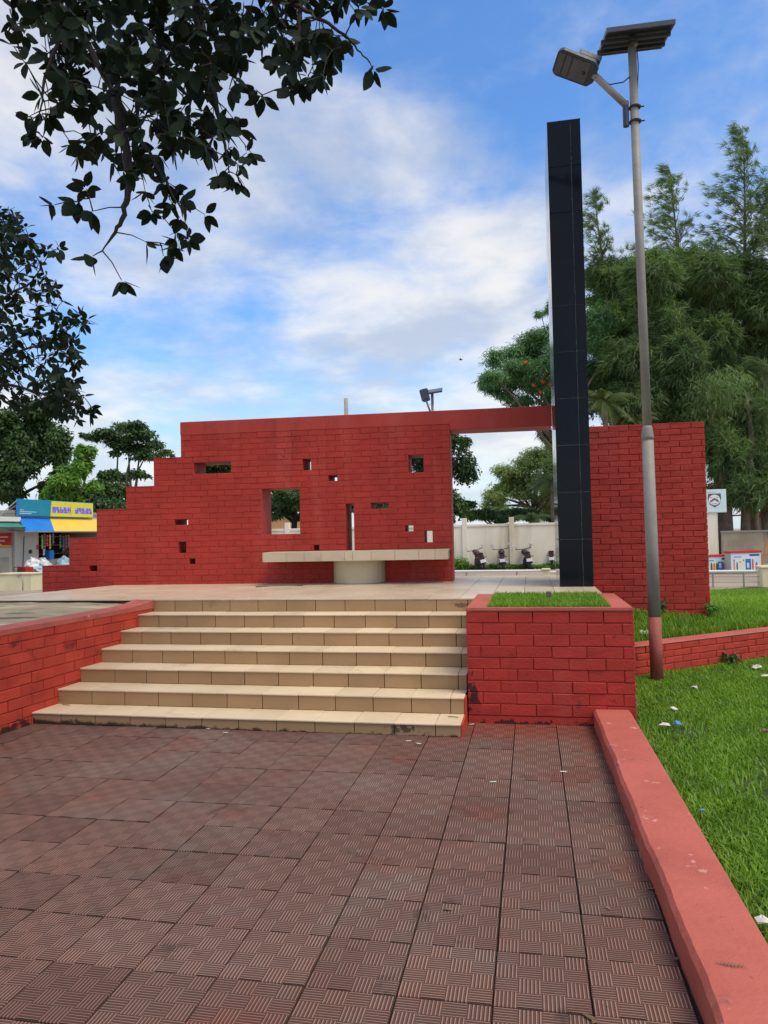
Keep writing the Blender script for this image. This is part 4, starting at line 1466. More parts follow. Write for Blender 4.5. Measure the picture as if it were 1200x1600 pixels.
for zz in (1.0, 1.35, 1.7):
    MB().box(uo + .1, SL - .3, 1.7, 2.1, zz, zz + .03).build('shelf', 'wood', sh)
MB().box(-.02, SL - .6, -1.1, -.002, 0, .42).build('plinth', 'ground', sh)
MB().tube([(-.0, -.03, 1.75), (-.05, -.03, 1.0), (-.10 + .45, -.03, .45)], .012, 5)
c = su(37, 838)
MB().tube([(c[0], -.02, c[1]), (c[0] - .03, -.02, c[1] - .5), (c[0] - .08, -.02, .5)], .012, 5).build('drain_pipe', 'dark_metal', sh)
c = su(47, 862)
MB().tube([(c[0], -.03, c[1]), (c[0], .0, c[1])], .075, 12).build('meter', 'dark_metal', sh)
c = su(58.5, 855)
MB().box(c[0] - .06, c[0] + .06, -.012, -.001, c[1] - .09, c[1] + .09).build('red_sticker', 'red_sheet', sh)
# awning
OFF = .75
a0, a1 = su(30, 807, .12), su(147, 812, .12)
b0, b1, bmid = su(39, 827, OFF), su(153, 832, OFF), su(85, 829, OFF)
amid = su(78, 809, .12)
ztop_, zbot = (a0[1] + a1[1]) / 2, (b0[1] + b1[1]) / 2
aw = thing('awning', 'sloping blue and yellow sheet awning under the shop sign', 'awning', (SA[0], SA[1], -.05), sang)
for nm, mt, u0, u1, v0, v1 in (('blue_sheet', 'blue_sheet', a0[0], amid[0], b0[0], bmid[0]), ('yellow_sheet', 'yellow_sheet', amid[0] + .002, a1[0] + .3, bmid[0] + .002, b1[0] + .3)):
    b = MB()
    q = [(u0, -.12, ztop_), (v0, -OFF, zbot), (v1, -OFF, zbot), (u1, -.12, ztop_)]
    q2 = [(x, y + .01, z - .02) for x, y, z in q]
    b.v = q + q2
    b.f = [(0, 1, 2, 3), (7, 6, 5, 4), (0, 4, 5, 1), (1, 5, 6, 2), (2, 6, 7, 3), (3, 7, 4, 0)]
    b.c = [None] * 6
    b.build(nm, mt, aw)
for x in (b0[0] + .1, b1[0] + .2):
    MB().tube([(x, -OFF + .02, zbot - .02), (x, .0, zbot + .05)], .02, 6).build('bracket', 'steel', aw)
MB().tube([(b0[0], -OFF + .01, zbot - .03), (b1[0] + .3, -OFF + .01, zbot - .03)], .02, 6).build('front_bar', 'steel', aw)
# sign board with lettering that cannot be read in the photograph: strokes only
s0, s1, s2, s3 = su(28, 777, .2), su(145, 788, .2), su(145, 811, .2), su(28, 806, .2)
zl, zh = (s2[1] + s3[1]) / 2 + .02, (s0[1] + s1[1]) / 2
sgn = thing('shop_sign', 'long shop signboard half teal and half yellow with violet lettering', 'sign', (SA[0], SA[1], -.05), sang)
MB().box(s0[0], s1[0], -.22, -.12, zl, zh).build('board', 'blue_sheet', sgn, bevel=.01)
pr_ = MB()
um = su(79, 790, .2)[0]
pr_.poly([(s0[0] + .02, -.223, zl + .02), (um - .04, -.223, zl + .02), (um + .03, -.223, zh - .02), (s0[0] + .02, -.223, zh - .02)], (.008, .24, .36))
pr_.poly([(um - .04, -.223, zl + .02), (s1[0] - .02, -.223, zl + .02), (s1[0] - .02, -.223, zh - .02), (um + .03, -.223, zh - .02)], (.72, .66, .03))
H_ = zh - zl
for k, (l0, l1) in enumerate(((.03, .14), (.03, .52), (.03, .38))):
    zz = zl + H_ * (.34 - .10 * k)
    x = s0[0] + .06
    xe = s0[0] + (um - s0[0]) * l1
    while x < xe:
        ww = rnd.uniform(.03, .09)
        pr_.poly([(x, -.226, zz), (x + ww, -.226, zz), (x + ww, -.226, zz + H_ * .035), (x, -.226, zz + H_ * .035)], (.75, .85, .9))
        x += ww + .018
u0_, u1_ = su(81, 795, .2)[0], su(143, 800, .2)[0]
zc0, zc1 = zl + H_ * .26, zl + H_ * .62
ncell = 11
for q in range(ncell):
    if q == 5:
        continue
    xa = u0_ + (u1_ - u0_) * q / ncell
    xw = (u1_ - u0_) / ncell * .88
    V_ = (.17, .14, .60)
    PV = (.50, .47, .72)
    pr_.poly([(xa - .008, -.2255, zc0 - .012), (xa + xw + .012, -.2255, zc0 - .012), (xa + xw + .012, -.2255, zc1 + .012), (xa - .008, -.2255, zc1 + .012)], PV)
    hgt = zc1 - zc0
    strokes = rnd.sample([(0, .28, 0, 1), (.7, 1, 0, 1), (0, 1, .72, 1), (0, 1, 0, .26), (0, 1, .38, .62), (.36, .64, 0, 1), (0, .5, .5, 1), (.5, 1, 0, .5)], 4)
    for (fx0, fx1, fz0, fz1) in strokes:
        d_ = .228 + .0004 * rnd.random()
        pr_.poly([(xa + xw * fx0, -d_, zc0 + hgt * fz0), (xa + xw * fx1, -d_, zc0 + hgt * fz0), (xa + xw * fx1, -d_, zc0 + hgt * fz1), (xa + xw * fx0, -d_, zc0 + hgt * fz1)], V_)
pr_.build('print', 'print', sgn)
for x in (s0[0] + .3, s1[0] - .4):
    MB().tube([(x, -.13, zh - .1), (x + .1, .6, ztopw + .08)], .02, 6).build('strut', 'steel', sgn)
c0 = su(0, 808, -.3)
MB().tube([(s0[0], -.15, zh - .06), (c0[0] - .2, .2, c0[1])], .02, 6).build('strut', 'steel', sgn)

# snack strips hanging in the opening
cols = [('lime green', (.30, .45, .04), 64, 836, 858), ('violet and grey', (.16, .07, .22), 67.5, 834, 862), ('red', (.62, .03, .02), 71.5, 836, 854), ('yellow', (.70, .52, .04), 76, 835, 858), ('blue and white', (.10, .16, .42), 81, 834, 851), ('white', (.66, .67, .66), 66.5, 858, 868),
        ('dark green', (.03, .14, .06), 92, 836, 857), ('navy blue', (.03, .06, .20), 97, 838, 862), ('maroon', (.25, .03, .04), 101, 836, 858), ('teal', (.02, .22, .22), 105, 836, 856)]
for nm_, c_l, px_i, y0, y1 in cols:
    u_, za = su(px_i, y0, -.02)
    _, zb_ = su(px_i, y1, -.02)
    t = thing('snack_strip', f'strip of {nm_} snack packets hanging in the shop opening', 'snack packets', (SA[0] + sdv[0] * u_, SA[1] + sdv[1] * u_, -.05), sang, 'snack packet strips hanging in the shop')
    MB().tube([(0, -.04, za), (0, -.04, max(za, zo) + .02)], .006, 4).build('string', 'dark_metal', t)
    npk = max(2, int((za - zb_) / .11))
    for k in range(npk):
        z_ = za - (za - zb_) * (k + .5) / npk
        hh = (za - zb_) / npk * .46
        cc = tuple(min(1, max(0, v * rnd.uniform(.75, 1.25))) for v in c_l)
        b = MB()
        o8 = [(-.05, -.04, -hh), (.05, -.04, -hh), (.05, -.04, hh), (-.05, -.04, hh)]
        b.poly([o8[0], o8[1], (0, -.07, 0)], cc).poly([o8[1], o8[2], (0, -.07, 0)], cc).poly([o8[2], o8[3], (0, -.07, 0)], tuple(v * .5 + .3 for v in cc)).poly([o8[3], o8[0], (0, -.07, 0)], cc)
        b.poly([o8[3], o8[2], o8[1], o8[0]], cc)
        b.build('packet', 'print', t, (0, 0, z_), (0, rnd.uniform(-.15, .15), 0))


def sack(label, pxc, pyc, rx, ry, mat, off):
    u_, z_ = su(pxc, pyc, off)
    b = MB().ball((0, 0, 0), (rx, .22, ry), 12, 8)
    b.v = [(x + rnd.uniform(-.07, .07), y + rnd.uniform(-.05, .05), max(z * (1 + .3 * math.sin(6 * x + 1)) + rnd.uniform(-.05, .05), -ry * .8)) for x, y, z in b.v]
    o = b.build('sack', mat, None, (SA[0] + sdv[0] * u_ + snr[0] * -off, SA[1] + sdv[1] * u_ - snr[1] * off, .37 + ry * .8), (0, rnd.uniform(-.2, .2), sang))
    return tagit(o, label, 'sack', 'sacks piled in front of the shop')


sack('crumpled white sack beside the red crate at the shop', 51, 882, .30, .26, 'sack', .55)
sack('white and pale blue sack leaning on the shop counter', 66, 882, .42, .25, 'sack', .35)
sack('pale blue sack low behind the stepped wall end', 61, 890, .26, .15, 'sack_blue', .75)
sack('pale blue packet bag under the hanging strips', 98, 880, .24, .25, 'sack_blue', .3)
u_, z_ = su(40, 888, .8)
cr = thing('plastic_crate', 'red plastic crate on the ledge before the shop', 'crate', (SA[0] + sdv[0] * u_ - snr[0] * .8, SA[1] + sdv[1] * u_ - snr[1] * .8, .37), sang)
MB().box(-.19, .19, -.14, .14, 0, .05).build('bottom', 'crate_red', cr)
for (x0, x1, y0, y1) in ((-.2, .2, -.15, -.13), (-.2, .2, .13, .15), (-.2, -.18, -.13, .13), (.18, .2, -.13, .13)):
    MB().box(x0, x1, y0, y1, .0, .24).build('side', 'crate_red', cr)
MB().box(-.17, .17, -.12, .12, .05, .20).build('contents', 'tail_red', cr)
u_, z_ = su(29, 888, .8)
st_ = thing('metal_rack', 'small dark wire rack beside the red crate', 'rack', (SA[0] + sdv[0] * u_ - snr[0] * .8, SA[1] + sdv[1] * u_ - snr[1] * .8, .37), sang)
for (x_, y_) in ((-.1, -.1), (.08, -.1), (-.1, .1), (.08, .1)):
    MB().tube([(x_, y_, 0), (x_, y_, .26)], .012, 5).build('leg', 'dark_metal', st_)
for z_ in (.12, .25):
    MB().box(-.11, .09, -.11, .11, z_, z_ + .015).build('shelf', 'dark_metal', st_)
u_, z_ = su(74, 868, -.1)
tagit(MB().box(-.12, .12, -.10, .10, 0, .34).build('blue_box', 'blue_sheet', None, (SA[0] + sdv[0] * u_, SA[1] + sdv[1] * u_, .8), (0, 0, sang), bevel=.01), 'upright blue box on the shop counter under the strips', 'box')

# neighbouring stall at the picture's left edge
ns = thing('stall', 'grey stall with a green canopy at the left edge beside the shop', 'stall', (SA[0] - sdv[0] * 2.6, SA[1] - sdv[1] * 2.6, -.05), sang)
ue = 2.56
zt2 = su(12, 815)[1]
MB().box(0, ue, .1, 2.5, 0, zt2).build('wall', 'shop_wall', ns)
MB().box(-.1, ue + .02, -.25, 2.6, zt2, zt2 + .16).build('roof_slab', 'white_paint', ns)
q = su(0, 824, .5)[1]
b = MB()
q4 = [(0, -.1, zt2 - .02), (ue - .05, -.1, zt2 - .02), (ue - .3, -.75, q), (0, -.75, q)]
b.poly(q4).poly([(x, y, z - .02) for x, y, z in reversed(q4)])
b.build('canopy', 'green_sheet', ns)
pz0, pz1 = su(10, 855)[1], su(10, 833)[1]
b = MB()
b.box(ue - 1.5, ue - .06, .06, .098, pz0, pz1, c=(.42, .02, .02))
b.box(ue - 1.5, ue - .06, .055, .0595, pz0 + .01, pz0 + .07, c=(.6, .35, .03))
for k in range(3):
    b.box(ue - 1.4 + .1 * k, ue - .25 - .15 * k, .05, .0555, pz1 - .16 - .13 * k, pz1 - .11 - .13 * k, c=(.6, .4, .38))
b.build('red_banner', 'print', ns)
MB().box(ue - 1.4, ue - .2, .05, .0985, .05, pz0 - .35).build('shutter', 'concrete', ns)
MB().box(ue - 1.3, ue - .75, .04, .0985, pz0 - .28, pz0 - .05).build('window', 'window_dark', ns)


# ================================================================== TREES
def unit(v):
    return v / (np.linalg.norm(v, axis=1, keepdims=True) + 1e-9)


def leaf_cloud(name, clumps, n, ll, lw, mat, parent, shell=.45, up=.5, droop=.15, along=None, kind=None):
    """many small rhombic leaves spread through ellipsoids: clumps = [(centre, radii)]"""
    vol = np.array([c[1][0] * c[1][1] * c[1][2] for c in clumps]) ** .72
    cnt = nrs.multinomial(n, vol / vol.sum())
    P, O = [], []
    for (c, r), k in zip(clumps, cnt):
        d = unit(nrs.normal(size=(k, 3)))
        rr = (shell + (1 - shell) * nrs.rand(k)) * (1 + .16 * np.sin(d[:, 0] * 7 + c[0]) * np.sin(d[:, 2] * 6 + c[1] * 3))
        rr *= np.where(nrs.rand(k) < .25, nrs.rand(k), 1.0)
        P.append(np.array(c) + d * rr[:, None] * np.array(r))
        O.append(d)
    P, O = np.concatenate(P), np.concatenate(O)
    m = len(P)
    nor = unit(O * .7 + np.array([0, 0, up]) + nrs.normal(size=(m, 3)) * .55)
    t = unit(np.cross(nor, nrs.normal(size=(m, 3))))
    if along is not None:
        t = unit(t + O * along)
    t[:, 2] -= droop
    t = unit(t)
    s = unit(np.cross(nor, t))
    L = (ll * nrs.uniform(.65, 1.3, m))[:, None]
    Wd = (lw * nrs.uniform(.7, 1.25, m))[:, None]
    bend = np.array([0, 0, -.12]) * L
    V = np.stack([P, P + t * L * .45 + s * Wd * .5, P + t * L + bend, P + t * L * .45 - s * Wd * .5], 1).reshape(-1, 3)
    F = (np.arange(m) * 4)[:, None] + np.array([0, 1, 2, 3])
    o = link(name, np_mesh(name, V, F, mat), parent)
    return o


def limbs(name, base, fork, ends, r0, mat, parent, r1=.03, sag=.0, seed=1, n=7):
    """trunk base->fork and limbs fork->ends"""
    rr = random.Random(seed)
    b = MB()
    base, fork = Vector(base), Vector(fork)
    wob = lambda s: Vector((rr.uniform(-s, s), rr.uniform(-s, s), rr.uniform(-s, s) * .5))
    H = (fork - base).length
    b.tube([base - Vector((0, 0, .2)), base.lerp(fork, .3) + wob(H * .03), base.lerp(fork, .65) + wob(H * .03), fork], [r0 * 1.25, r0, r0 * .85, r0 * .7], n)
    for e in ends:
        e = Vector(e)
        D = (e - fork).length
        st_ = fork.lerp(base, rr.uniform(0, .22))
        b.tube([st_, st_.lerp(e, .35) + wob(D * .08) + Vector((0, 0, D * .06)), st_.lerp(e, .7) + wob(D * .08) + Vector((0, 0, D * .05)), e], [r0 * .5, r0 * .36, r0 * .2, r1 * .5], 6)
    return b.build(name, mat, parent, smooth=True)


def px_clumps(lst, w, wj=1.5, deep=1.0):
    out = []
    for (x, y, rx, ry) in lst:
        ww = w + rnd.uniform(-wj, wj)
        k = ww / FPX
        out.append((atw(x, y, ww), (rx * k, rx * k * deep, ry * k)))
    return out


def tree(name, label, base_px, w, fork_py, clump_px, n, ll, lw, mat, r0=.22, bark='bark', wj=1.5, deep=1.0, group=None, sub=3, seed=1, gz=None, local=None, **kw):
    """tree standing on the ground; crown clumps are given as the photo shows them and get depth"""
    p = atw(base_px, 850, w)
    gz = ground_z(p[1]) if gz is None else gz
    base = (p[0], p[1], gz)
    t = thing(name, label, 'tree', base, 0, group)
    cl = px_clumps(clump_px, w, wj, deep)
    ex = []
    for c, r in cl:                       # break every clump into smaller ones
        for _ in range(sub):
            d = nrs.normal(size=3)
            d /= np.linalg.norm(d)
            f = nrs.uniform(.35, .62)
            ex.append((c + d * np.array(r) * nrs.uniform(.3, .75), tuple(np.array(r) * f)))
    loc = [(np.array(c) - np.array(base), r) for c, r in ex]
    fk = atw(base_px, fork_py, w)
    fork = np.array([0, 0, max(1.0, fk[2] - gz)])
    ends = [tuple(np.array(c) - np.array(base)) for c, r in cl]
    limbs('trunk', (0, 0, 0), fork, ends, r0, bark, t, seed=seed)
    leaf_cloud('crown', loc, n, ll, lw, mat, t, **kw)
    return t


# ---- left background
tree('dark_tree', 'large dark tree with gaps behind the shop at the left edge', 20, 48, 770,
     [(15, 680, 50, 45), (70, 690, 45, 42), (105, 705, 35, 35), (30, 735, 45, 38), (85, 745, 40, 35), (55, 655, 45, 30), (-40, 700, 50, 60), (10, 775, 35, 22), (-60, 640, 50, 45)], 30000, .32, .16, 'leaf_dark', .30, 'bark_dark', sub=5, seed=2)
tree('bright_tree', 'bright green bushy tree behind the shop sign', 112, 41, 800,
     [(110, 765, 36, 22), (85, 780, 30, 18), (140, 770, 24, 22), (120, 735, 28, 26), (150, 790, 26, 18), (100, 805, 40, 16), (135, 712, 16, 22)], 22000, .26, .13, 'leaf_mid', .2, sub=5, seed=3)
tree('dark_shrub_tree', 'dense dark green tree just left of the stepped wall', 172, 43, 810,
     [(165, 765, 34, 26), (188, 775, 26, 24), (150, 785, 30, 24), (180, 800, 36, 20), (205, 795, 20, 20), (168, 748, 22, 14)], 15000, .22, .12, 'leaf_dark', .2, sub=4, seed=4)
t = thing('umbrella_tree', 'flat topped dark tree on thin bare stems against the sky', 'tree', tuple(np.append(atw(200, 850, 62)[:2], -.6)))
bs = np.array(t.location)
pads = [(165, 678, 26, 9), (200, 668, 28, 10), (222, 680, 25, 11), (185, 690, 24, 9), (208, 700, 26, 10), (238, 695, 18, 9), (150, 683, 16, 6), (228, 712, 28, 7), (258, 707, 14, 5), (180, 708, 10, 6), (212, 664, 16, 7), (215, 740, 16, 8), (196, 745, 12, 7)]
cl = px_clumps(pads, 62, 2.0, 1.0)
leaf_cloud('crown', [(c - bs, r) for c, r in cl for _ in (0,)] + [(c - bs + nrs.normal(size=3) * np.array(r) * .5, tuple(np.array(r) * .5)) for c, r in cl for _ in range(3)], 13000, .34, .16, 'leaf_dark', t, shell=.3, up=1.0)
b = MB()
for (x0, x1, x2, pad) in ((186, 183, 180, 3), (197, 199, 203, 4), (205, 202, 199, 1), (212, 215, 222, 2), (210, 216, 238, 7)):
    q = [atw(x0, 850, 62) - bs, atw(x0, 770, 62) - bs, atw(x1, 735, 62) - bs, cl[pad][0] - bs]
    q[0][2] = 0
    b.tube(q, [.13, .11, .08, .04], 6)
b.build('trunk', 'bark', t, smooth=True)

# ---- seen through the openings and beyond the boundary wall
tree('tree', 'dark leafy tree behind the doorway of the red wall', 680, 45, 800,
     [(690, 700, 45, 45), (712, 735, 32, 40), (700, 780, 42, 35), (660, 740, 50, 55), (720, 690, 20, 18), (640, 690, 40, 40), (715, 800, 26, 22)], 17000, .24, .12, 'leaf_dark', .3, 'bark_dark', sub=4, seed=6)
tree('tree', 'dark spreading tree behind the square window of the wall', 462, 48, 800,
     [(445, 780, 40, 26), (470, 770, 40, 26), (420, 785, 36, 24), (490, 780, 34, 26), (450, 755, 40, 20), (432, 806, 12, 8), (520, 790, 36, 22), (575, 790, 36, 26), (610, 800, 30, 26), (440, 770, 30, 16), (460, 785, 26, 14)], 32000, .22, .12, 'leaf_dark', .24, 'bark_dark', sub=4, seed=7)
tree('tree', 'dark tree behind the narrow upper slots of the red wall', 330, 50, 800,
     [(330, 726, 46, 16), (345, 733, 40, 14), (310, 730, 40, 14), (330, 770, 60, 30), (300, 790, 50, 26), (370, 785, 50, 28), (260, 800, 40, 20)], 20000, .24, .13, 'leaf_dark', .24, 'bark_dark', sub=4, seed=17)
tree('feathery_tree', 'pale feathery rain tree beyond the boundary wall left of the pillar', 838, 56, 790,
     [(800, 742, 40, 22), (828, 722, 40, 24), (850, 706, 34, 24), (790, 770, 40, 22), (825, 762, 46, 26), (855, 745, 36, 30), (845, 788, 44, 24), (800, 796, 46, 20), (772, 792, 28, 20), (872, 770, 36, 36), (815, 748, 40, 24), (775, 776, 26, 14), (862, 722, 30, 30)], 44000, .25, .075, 'leaf_pale', .28, wj=3.5, sub=7, seed=8, shell=.2, up=.9, droop=.3)
tree('hedge_tree', 'low dark green tree behind the boundary wall between the piers', 775, 50, 815,
     [(745, 805, 26, 14), (780, 808, 34, 12), (820, 806, 34, 14), (735, 790, 14, 14), (860, 806, 28, 14)], 9000, .22, .11, 'leaf_dark', .15, sub=4, seed=9)
tree('flame_tree', 'drooping flame tree left of the black pillar with orange flowers', 905, 46, 720,
     [(772, 588, 34, 22), (795, 566, 42, 26), (830, 540, 42, 28), (790, 605, 38, 18), (828, 590, 48, 28), (860, 562, 46, 32), (850, 612, 46, 26), (812, 622, 36, 14), (880, 530, 42, 34), (900, 590, 46, 46), (848, 518, 28, 14), (845, 488, 15, 6), (862, 478, 14, 12), (890, 480, 30, 30), (930, 520, 38, 44), (762, 600, 22, 14), (880, 640, 44, 30), (856, 674, 26, 22), (900, 690, 38, 30), (810, 580, 44, 24), (838, 565, 40, 30)], 62000, .30, .05, 'leaf_poin', .30, wj=2.6, sub=7, seed=10, shell=.15, up=.7, droop=.7, along=.6)
ft = [o for o in bpy.data.objects if o.name.startswith('flame_tree')][0]
fb = np.array(ft.location)
for x_, y_ in ((853, 583), (848, 596), (858, 600), (851, 578), (845, 612), (835, 602), (822, 565)):
    leaf_cloud('flower_cluster', [(np.array(atw(x_, y_, 44.0)) - fb, (.12, .12, .08))], 36, .10, .09, 'flower', ft)['kind'] = 'stuff'

tree('dark_tree', 'dense dark tree filling the gap behind the red screen wall', 985, 58, 780,
     [(960, 600, 60, 60), (1010, 560, 70, 60), (960, 690, 60, 50), (1040, 640, 60, 60), (1010, 730, 70, 50), (1090, 690, 60, 50), (1060, 770, 60, 36), (960, 770, 50, 36), (940, 520, 36, 40), (938, 640, 34, 44), (930, 705, 34, 44)], 28000, .30, .15, 'leaf_dark', .4, 'bark_dark', sub=4, seed=12)
tree('dark_tree', 'dense dark tree behind the weathered wall at the right edge', 1180, 60, 790,
     [(1150, 640, 60, 60), (1200, 600, 60, 60), (1170, 720, 60, 50), (1230, 700, 60, 60), (1130, 770, 50, 30), (1190, 790, 60, 26), (1250, 780, 50, 40), (1110, 560, 50, 50)], 22000, .30, .15, 'leaf_dark', .4, 'bark_dark', sub=4, seed=13)


# ---- casuarinas
def strands(st_, dr, rs, lmin, lmax, wmin, wmax):
    m = len(st_)
    L = rs.uniform(lmin, lmax, m)[:, None]
    sd_ = unit(np.cross(dr, rs.normal(size=(m, 3)))) * rs.uniform(wmin, wmax, m)[:, None]
    tip = st_ + dr * L + np.array([0, 0, -.14]) * L
    return np.stack([st_ - sd_, st_ + sd_, tip], 1).reshape(-1, 3)


WIND = np.array([-.75, 0, .10])


def casuarina(label, bpx, w, top_px, low_py, spread, nb, seed, mass=(), nmass=0):
    """tall swept top of tufted branches over a drooping lower mass"""
    rs = np.random.RandomState(seed)
    p = atw(bpx, 850, w)
    gz = ground_z(p[1])
    base = np.array([p[0], p[1], gz])
    tp = atw(top_px[0], top_px[1], w) - base
    lowz = atw(bpx, low_py, w)[2] - gz
    t = thing('casuarina_tree', label, 'tree', tuple(base), 0, 'feathery casuarinas at the right')
    H = tp[2]
    b = MB()
    axis = lambda f: np.array([tp[0] * f ** 1.6 + .18 * math.sin(6 * f + seed), tp[1] * f, H * f])
    pts = [axis(f) for f in np.linspace(0, 1, 12)]
    pts[0][2] = -.2
    b.tube(pts, list(np.linspace(.30, .018, 12)), 8)
    V = []
    for k in range(nb):
        s = (k + rs.rand()) / nb
        z = lowz + (H * .99 - lowz) * s
        c = axis(z / H)
        a = rs.uniform(0, 2 * np.pi)
        R = (spread * (1 - s) ** .8 + .35) * rs.uniform(.5, 1.15)
        d = np.array([math.cos(a), math.sin(a), rs.uniform(.35, 1.0)])
        e = c + d * R + WIND * R * .45
        mid = (c + e) / 2 + np.array([.10, 0, .10]) * R
        b.tube([c, mid, e], [.035 * (1 - s) + .012, .022 * (1 - s) + .010, .006], 4, False)
        for q in np.linspace(.25, 1.0, max(3, int(R * 3.2))):
            tc_ = (1 - q) ** 2 * c + 2 * q * (1 - q) * mid + q ** 2 * e
            tc_ = tc_ + rs.normal(size=3) * .10 * R ** .5
            m = rs.randint(16, 30)
            dd = unit((d * .5 + WIND * .9 + rs.normal(size=3) * .35 + np.array([0, 0, -.15]))[None, :])[0]
            st_ = tc_ + rs.normal(size=(m, 3)) * .07
            dr = unit(dd + rs.normal(size=(m, 3)) * .30)
            V.append(strands(st_, dr, rs, .35, .75, .010, .022))
    for (x, y, rx, ry) in mass:
        ww = w + rs.uniform(-1.6, 1.6)
        k_ = ww / FPX
        cc = atw(x, y, ww) - base
        rr = np.array([rx, rx, ry]) * k_
        f0 = max(.15, min(.85, (cc[2] - rr[2]) / H))
        c0 = axis(f0)
        b.tube([c0, (c0 + cc) / 2 + np.array([0, 0, .3]), cc], [.09, .06, .03], 5, False)
        m = int(1.35 * nmass * rx * ry / 1200)
        nt = max(6, m // 55)
        tc_ = cc + unit(rs.normal(size=(nt, 3))) * rr * (rs.uniform(.25, 1.0, nt) ** .6)[:, None]
        out = unit((tc_ - cc) / rr)
        idx = rs.randint(0, nt, m)
        st_ = tc_[idx] + rs.normal(size=(m, 3)) * .15
        dr = unit(out[idx] * .45 + WIND * .35 + np.array([0, 0, -.30]) + rs.normal(size=(m, 3)) * .55)
        V.append(strands(st_, dr, rs, .3, .65, .022, .048))
    V = np.concatenate(V)
    F = np.arange(len(V)).reshape(-1, 3)
    b.build('trunk', 'bark', t, smooth=True)
    link('crown', np_mesh('crown', V, F, 'leaf_casu'), t)
    return t


casuarina('tallest casuarina with a swept top near the right edge', 1178, 49, (1156, 196), 430, 2.6, 74, 21, [(1165, 440, 40, 40), (1130, 480, 44, 36), (1190, 520, 40, 46), (1150, 560, 44, 40)], 3000)
casuarina('slim casuarina top between the lamp pole and the tallest one', 1082, 50, (1044, 262), 430, 2.1, 62, 22, [(1075, 420, 40, 30), (1045, 450, 40, 34), (1095, 460, 36, 34), (1070, 500, 44, 36)], 3000)
casuarina('sparse casuarina top just right of the black pillar', 968, 50, (930, 296), 430, 1.9, 40, 23, [(945, 430, 34, 34), (960, 470, 44, 36), (985, 430, 34, 26), (950, 520, 40, 40), (985, 500, 40, 40)], 3000)
casuarina('broad casuarina cut by the right edge', 1232, 47, (1215, 285), 440, 2.6, 60, 24, [(1215, 440, 44, 44), (1195, 470, 36, 40), (1230, 540, 44, 50), (1205, 610, 40, 44)], 3200)
casuarina('dense lower casuarina above the red screen wall', 1030, 46, (1015, 392), 470, 1.8, 26, 25, [(1020, 430, 44, 34), (985, 560, 46, 36), (1020, 590, 48, 40), (1060, 560, 44, 38), (990, 630, 46, 34), (1045, 640, 46, 30), (1035, 500, 44, 36), (960, 600, 40, 40), (1015, 660, 40, 22)], 3600)
casuarina('dense middle casuarina left of the tallest one', 1120, 47, (1110, 378), 460, 1.8, 26, 26, [(1110, 430, 44, 32), (1105, 530, 46, 40), (1140, 600, 46, 38), (1095, 600, 44, 40), (1120, 650, 50, 34), (1085, 650, 40, 30), (1160, 660, 40, 36)], 3600)
casuarina('low casuarina behind the weathered wall', 1196, 45, (1190, 560), 640, 1.8, 22, 27, [(1185, 640, 42, 36), (1150, 720, 40, 36), (1190, 710, 44, 40), (1170, 770, 46, 26), (1130, 700, 30, 40), (1215, 760, 40, 40)], 3200)
for lab, q in (('pale slanting bare trunk behind the emblem sign', [(1140, 850), (1136, 775), (1127, 725), (1114, 680)]), ('pale upright bare trunk right of the emblem sign', [(1163, 850), (1165, 775), (1171, 725), (1174, 680)])):
    pts = [atw(x_, y_, 44) for x_, y_ in q]
    bs = np.array([pts[0][0], pts[0][1], -.6])
    t = thing('slender_tree', lab, 'tree', tuple(bs))
    pts[0][2] = -.6
    MB().tube([p_ - bs for p_ in pts] + [pts[-1] - bs + np.array([-.2, 0, 2.5])], [.30, .24, .20, .17, .08], 8).build('trunk', 'bark', t, smooth=True)
    leaf_cloud('crown', [(pts[-1] - bs + np.array([-.2, -.3, 1.4]) + nrs.normal(size=3) * 1.1, (1.5, 1.5, 1.1)) for _ in range(6)], 5000, .45, .05, 'leaf_casu', t, droop=.9)


# ---- palms
def palm(label, px, py, w, nf, L, seed):
    rs = random.Random(seed)
    p = atw(px, py, w)
    gz = ground_z(p[1])
    t = thing('palm', label, 'palm', (p[0], p[1], gz), 0, 'palms beyond the boundary wall')
    H = p[2] - gz
    MB().tube([(0, 0, -.2), (.05, 0, H * .5), (0, 0, H)], [.2, .16, .13], 8).build('trunk', 'bark', t, smooth=True)
    for k in range(nf):
        a = rs.uniform(0, 2 * math.pi)
        el = rs.uniform(-.2, 1.1)
        b = MB()
        pr = None
        n = 9
        l = L * rs.uniform(.8, 1.1)
        pts = []
        for s in range(n + 1):
            f = s / n
            r_ = l * f * math.cos(el * (1 - .3 * f))
            z_ = l * f * math.sin(el) - l * .65 * f * f
            pts.append(Vector((r_ * math.cos(a), r_ * math.sin(a), H + z_)))
        b.tube(pts, [.03 * (1 - s / (n + 1)) + .004 for s in range(n + 1)], 4, False)
        sd = Vector((-math.sin(a), math.cos(a), 0))
        for s in range(1, n * 3):
            f = s / (n * 3)
            i = min(int(f * n), n - 1)
            c = pts[i].lerp(pts[i + 1], f * n - i)
            fw = (pts[i + 1] - pts[i]).normalized()
            ln = l * .30 * math.sin(math.pi * min(1, f * .9 + .12)) + .05
            for sg in (-1, 1):
                e = c + sd * sg * ln * .75 + fw * ln * .55 - Vector((0, 0, ln * .55))
                b.poly([c - fw * .025, c + fw * .025, e])
        b.build('frond', 'leaf_palm', t)
    return t


palm('palm showing above the left end of the red screen wall', 945, 628, 43, 22, 2.4, 1)
palm('palm peeping over the middle of the red screen wall', 993, 655, 44, 14, 1.5, 4)
palm('pale palm beside the black pillar above the boundary wall', 862, 752, 47, 13, 2.1, 2)
palm('small pale palm just above the boundary wall coping', 832, 812, 45, 12, 1.7, 3)

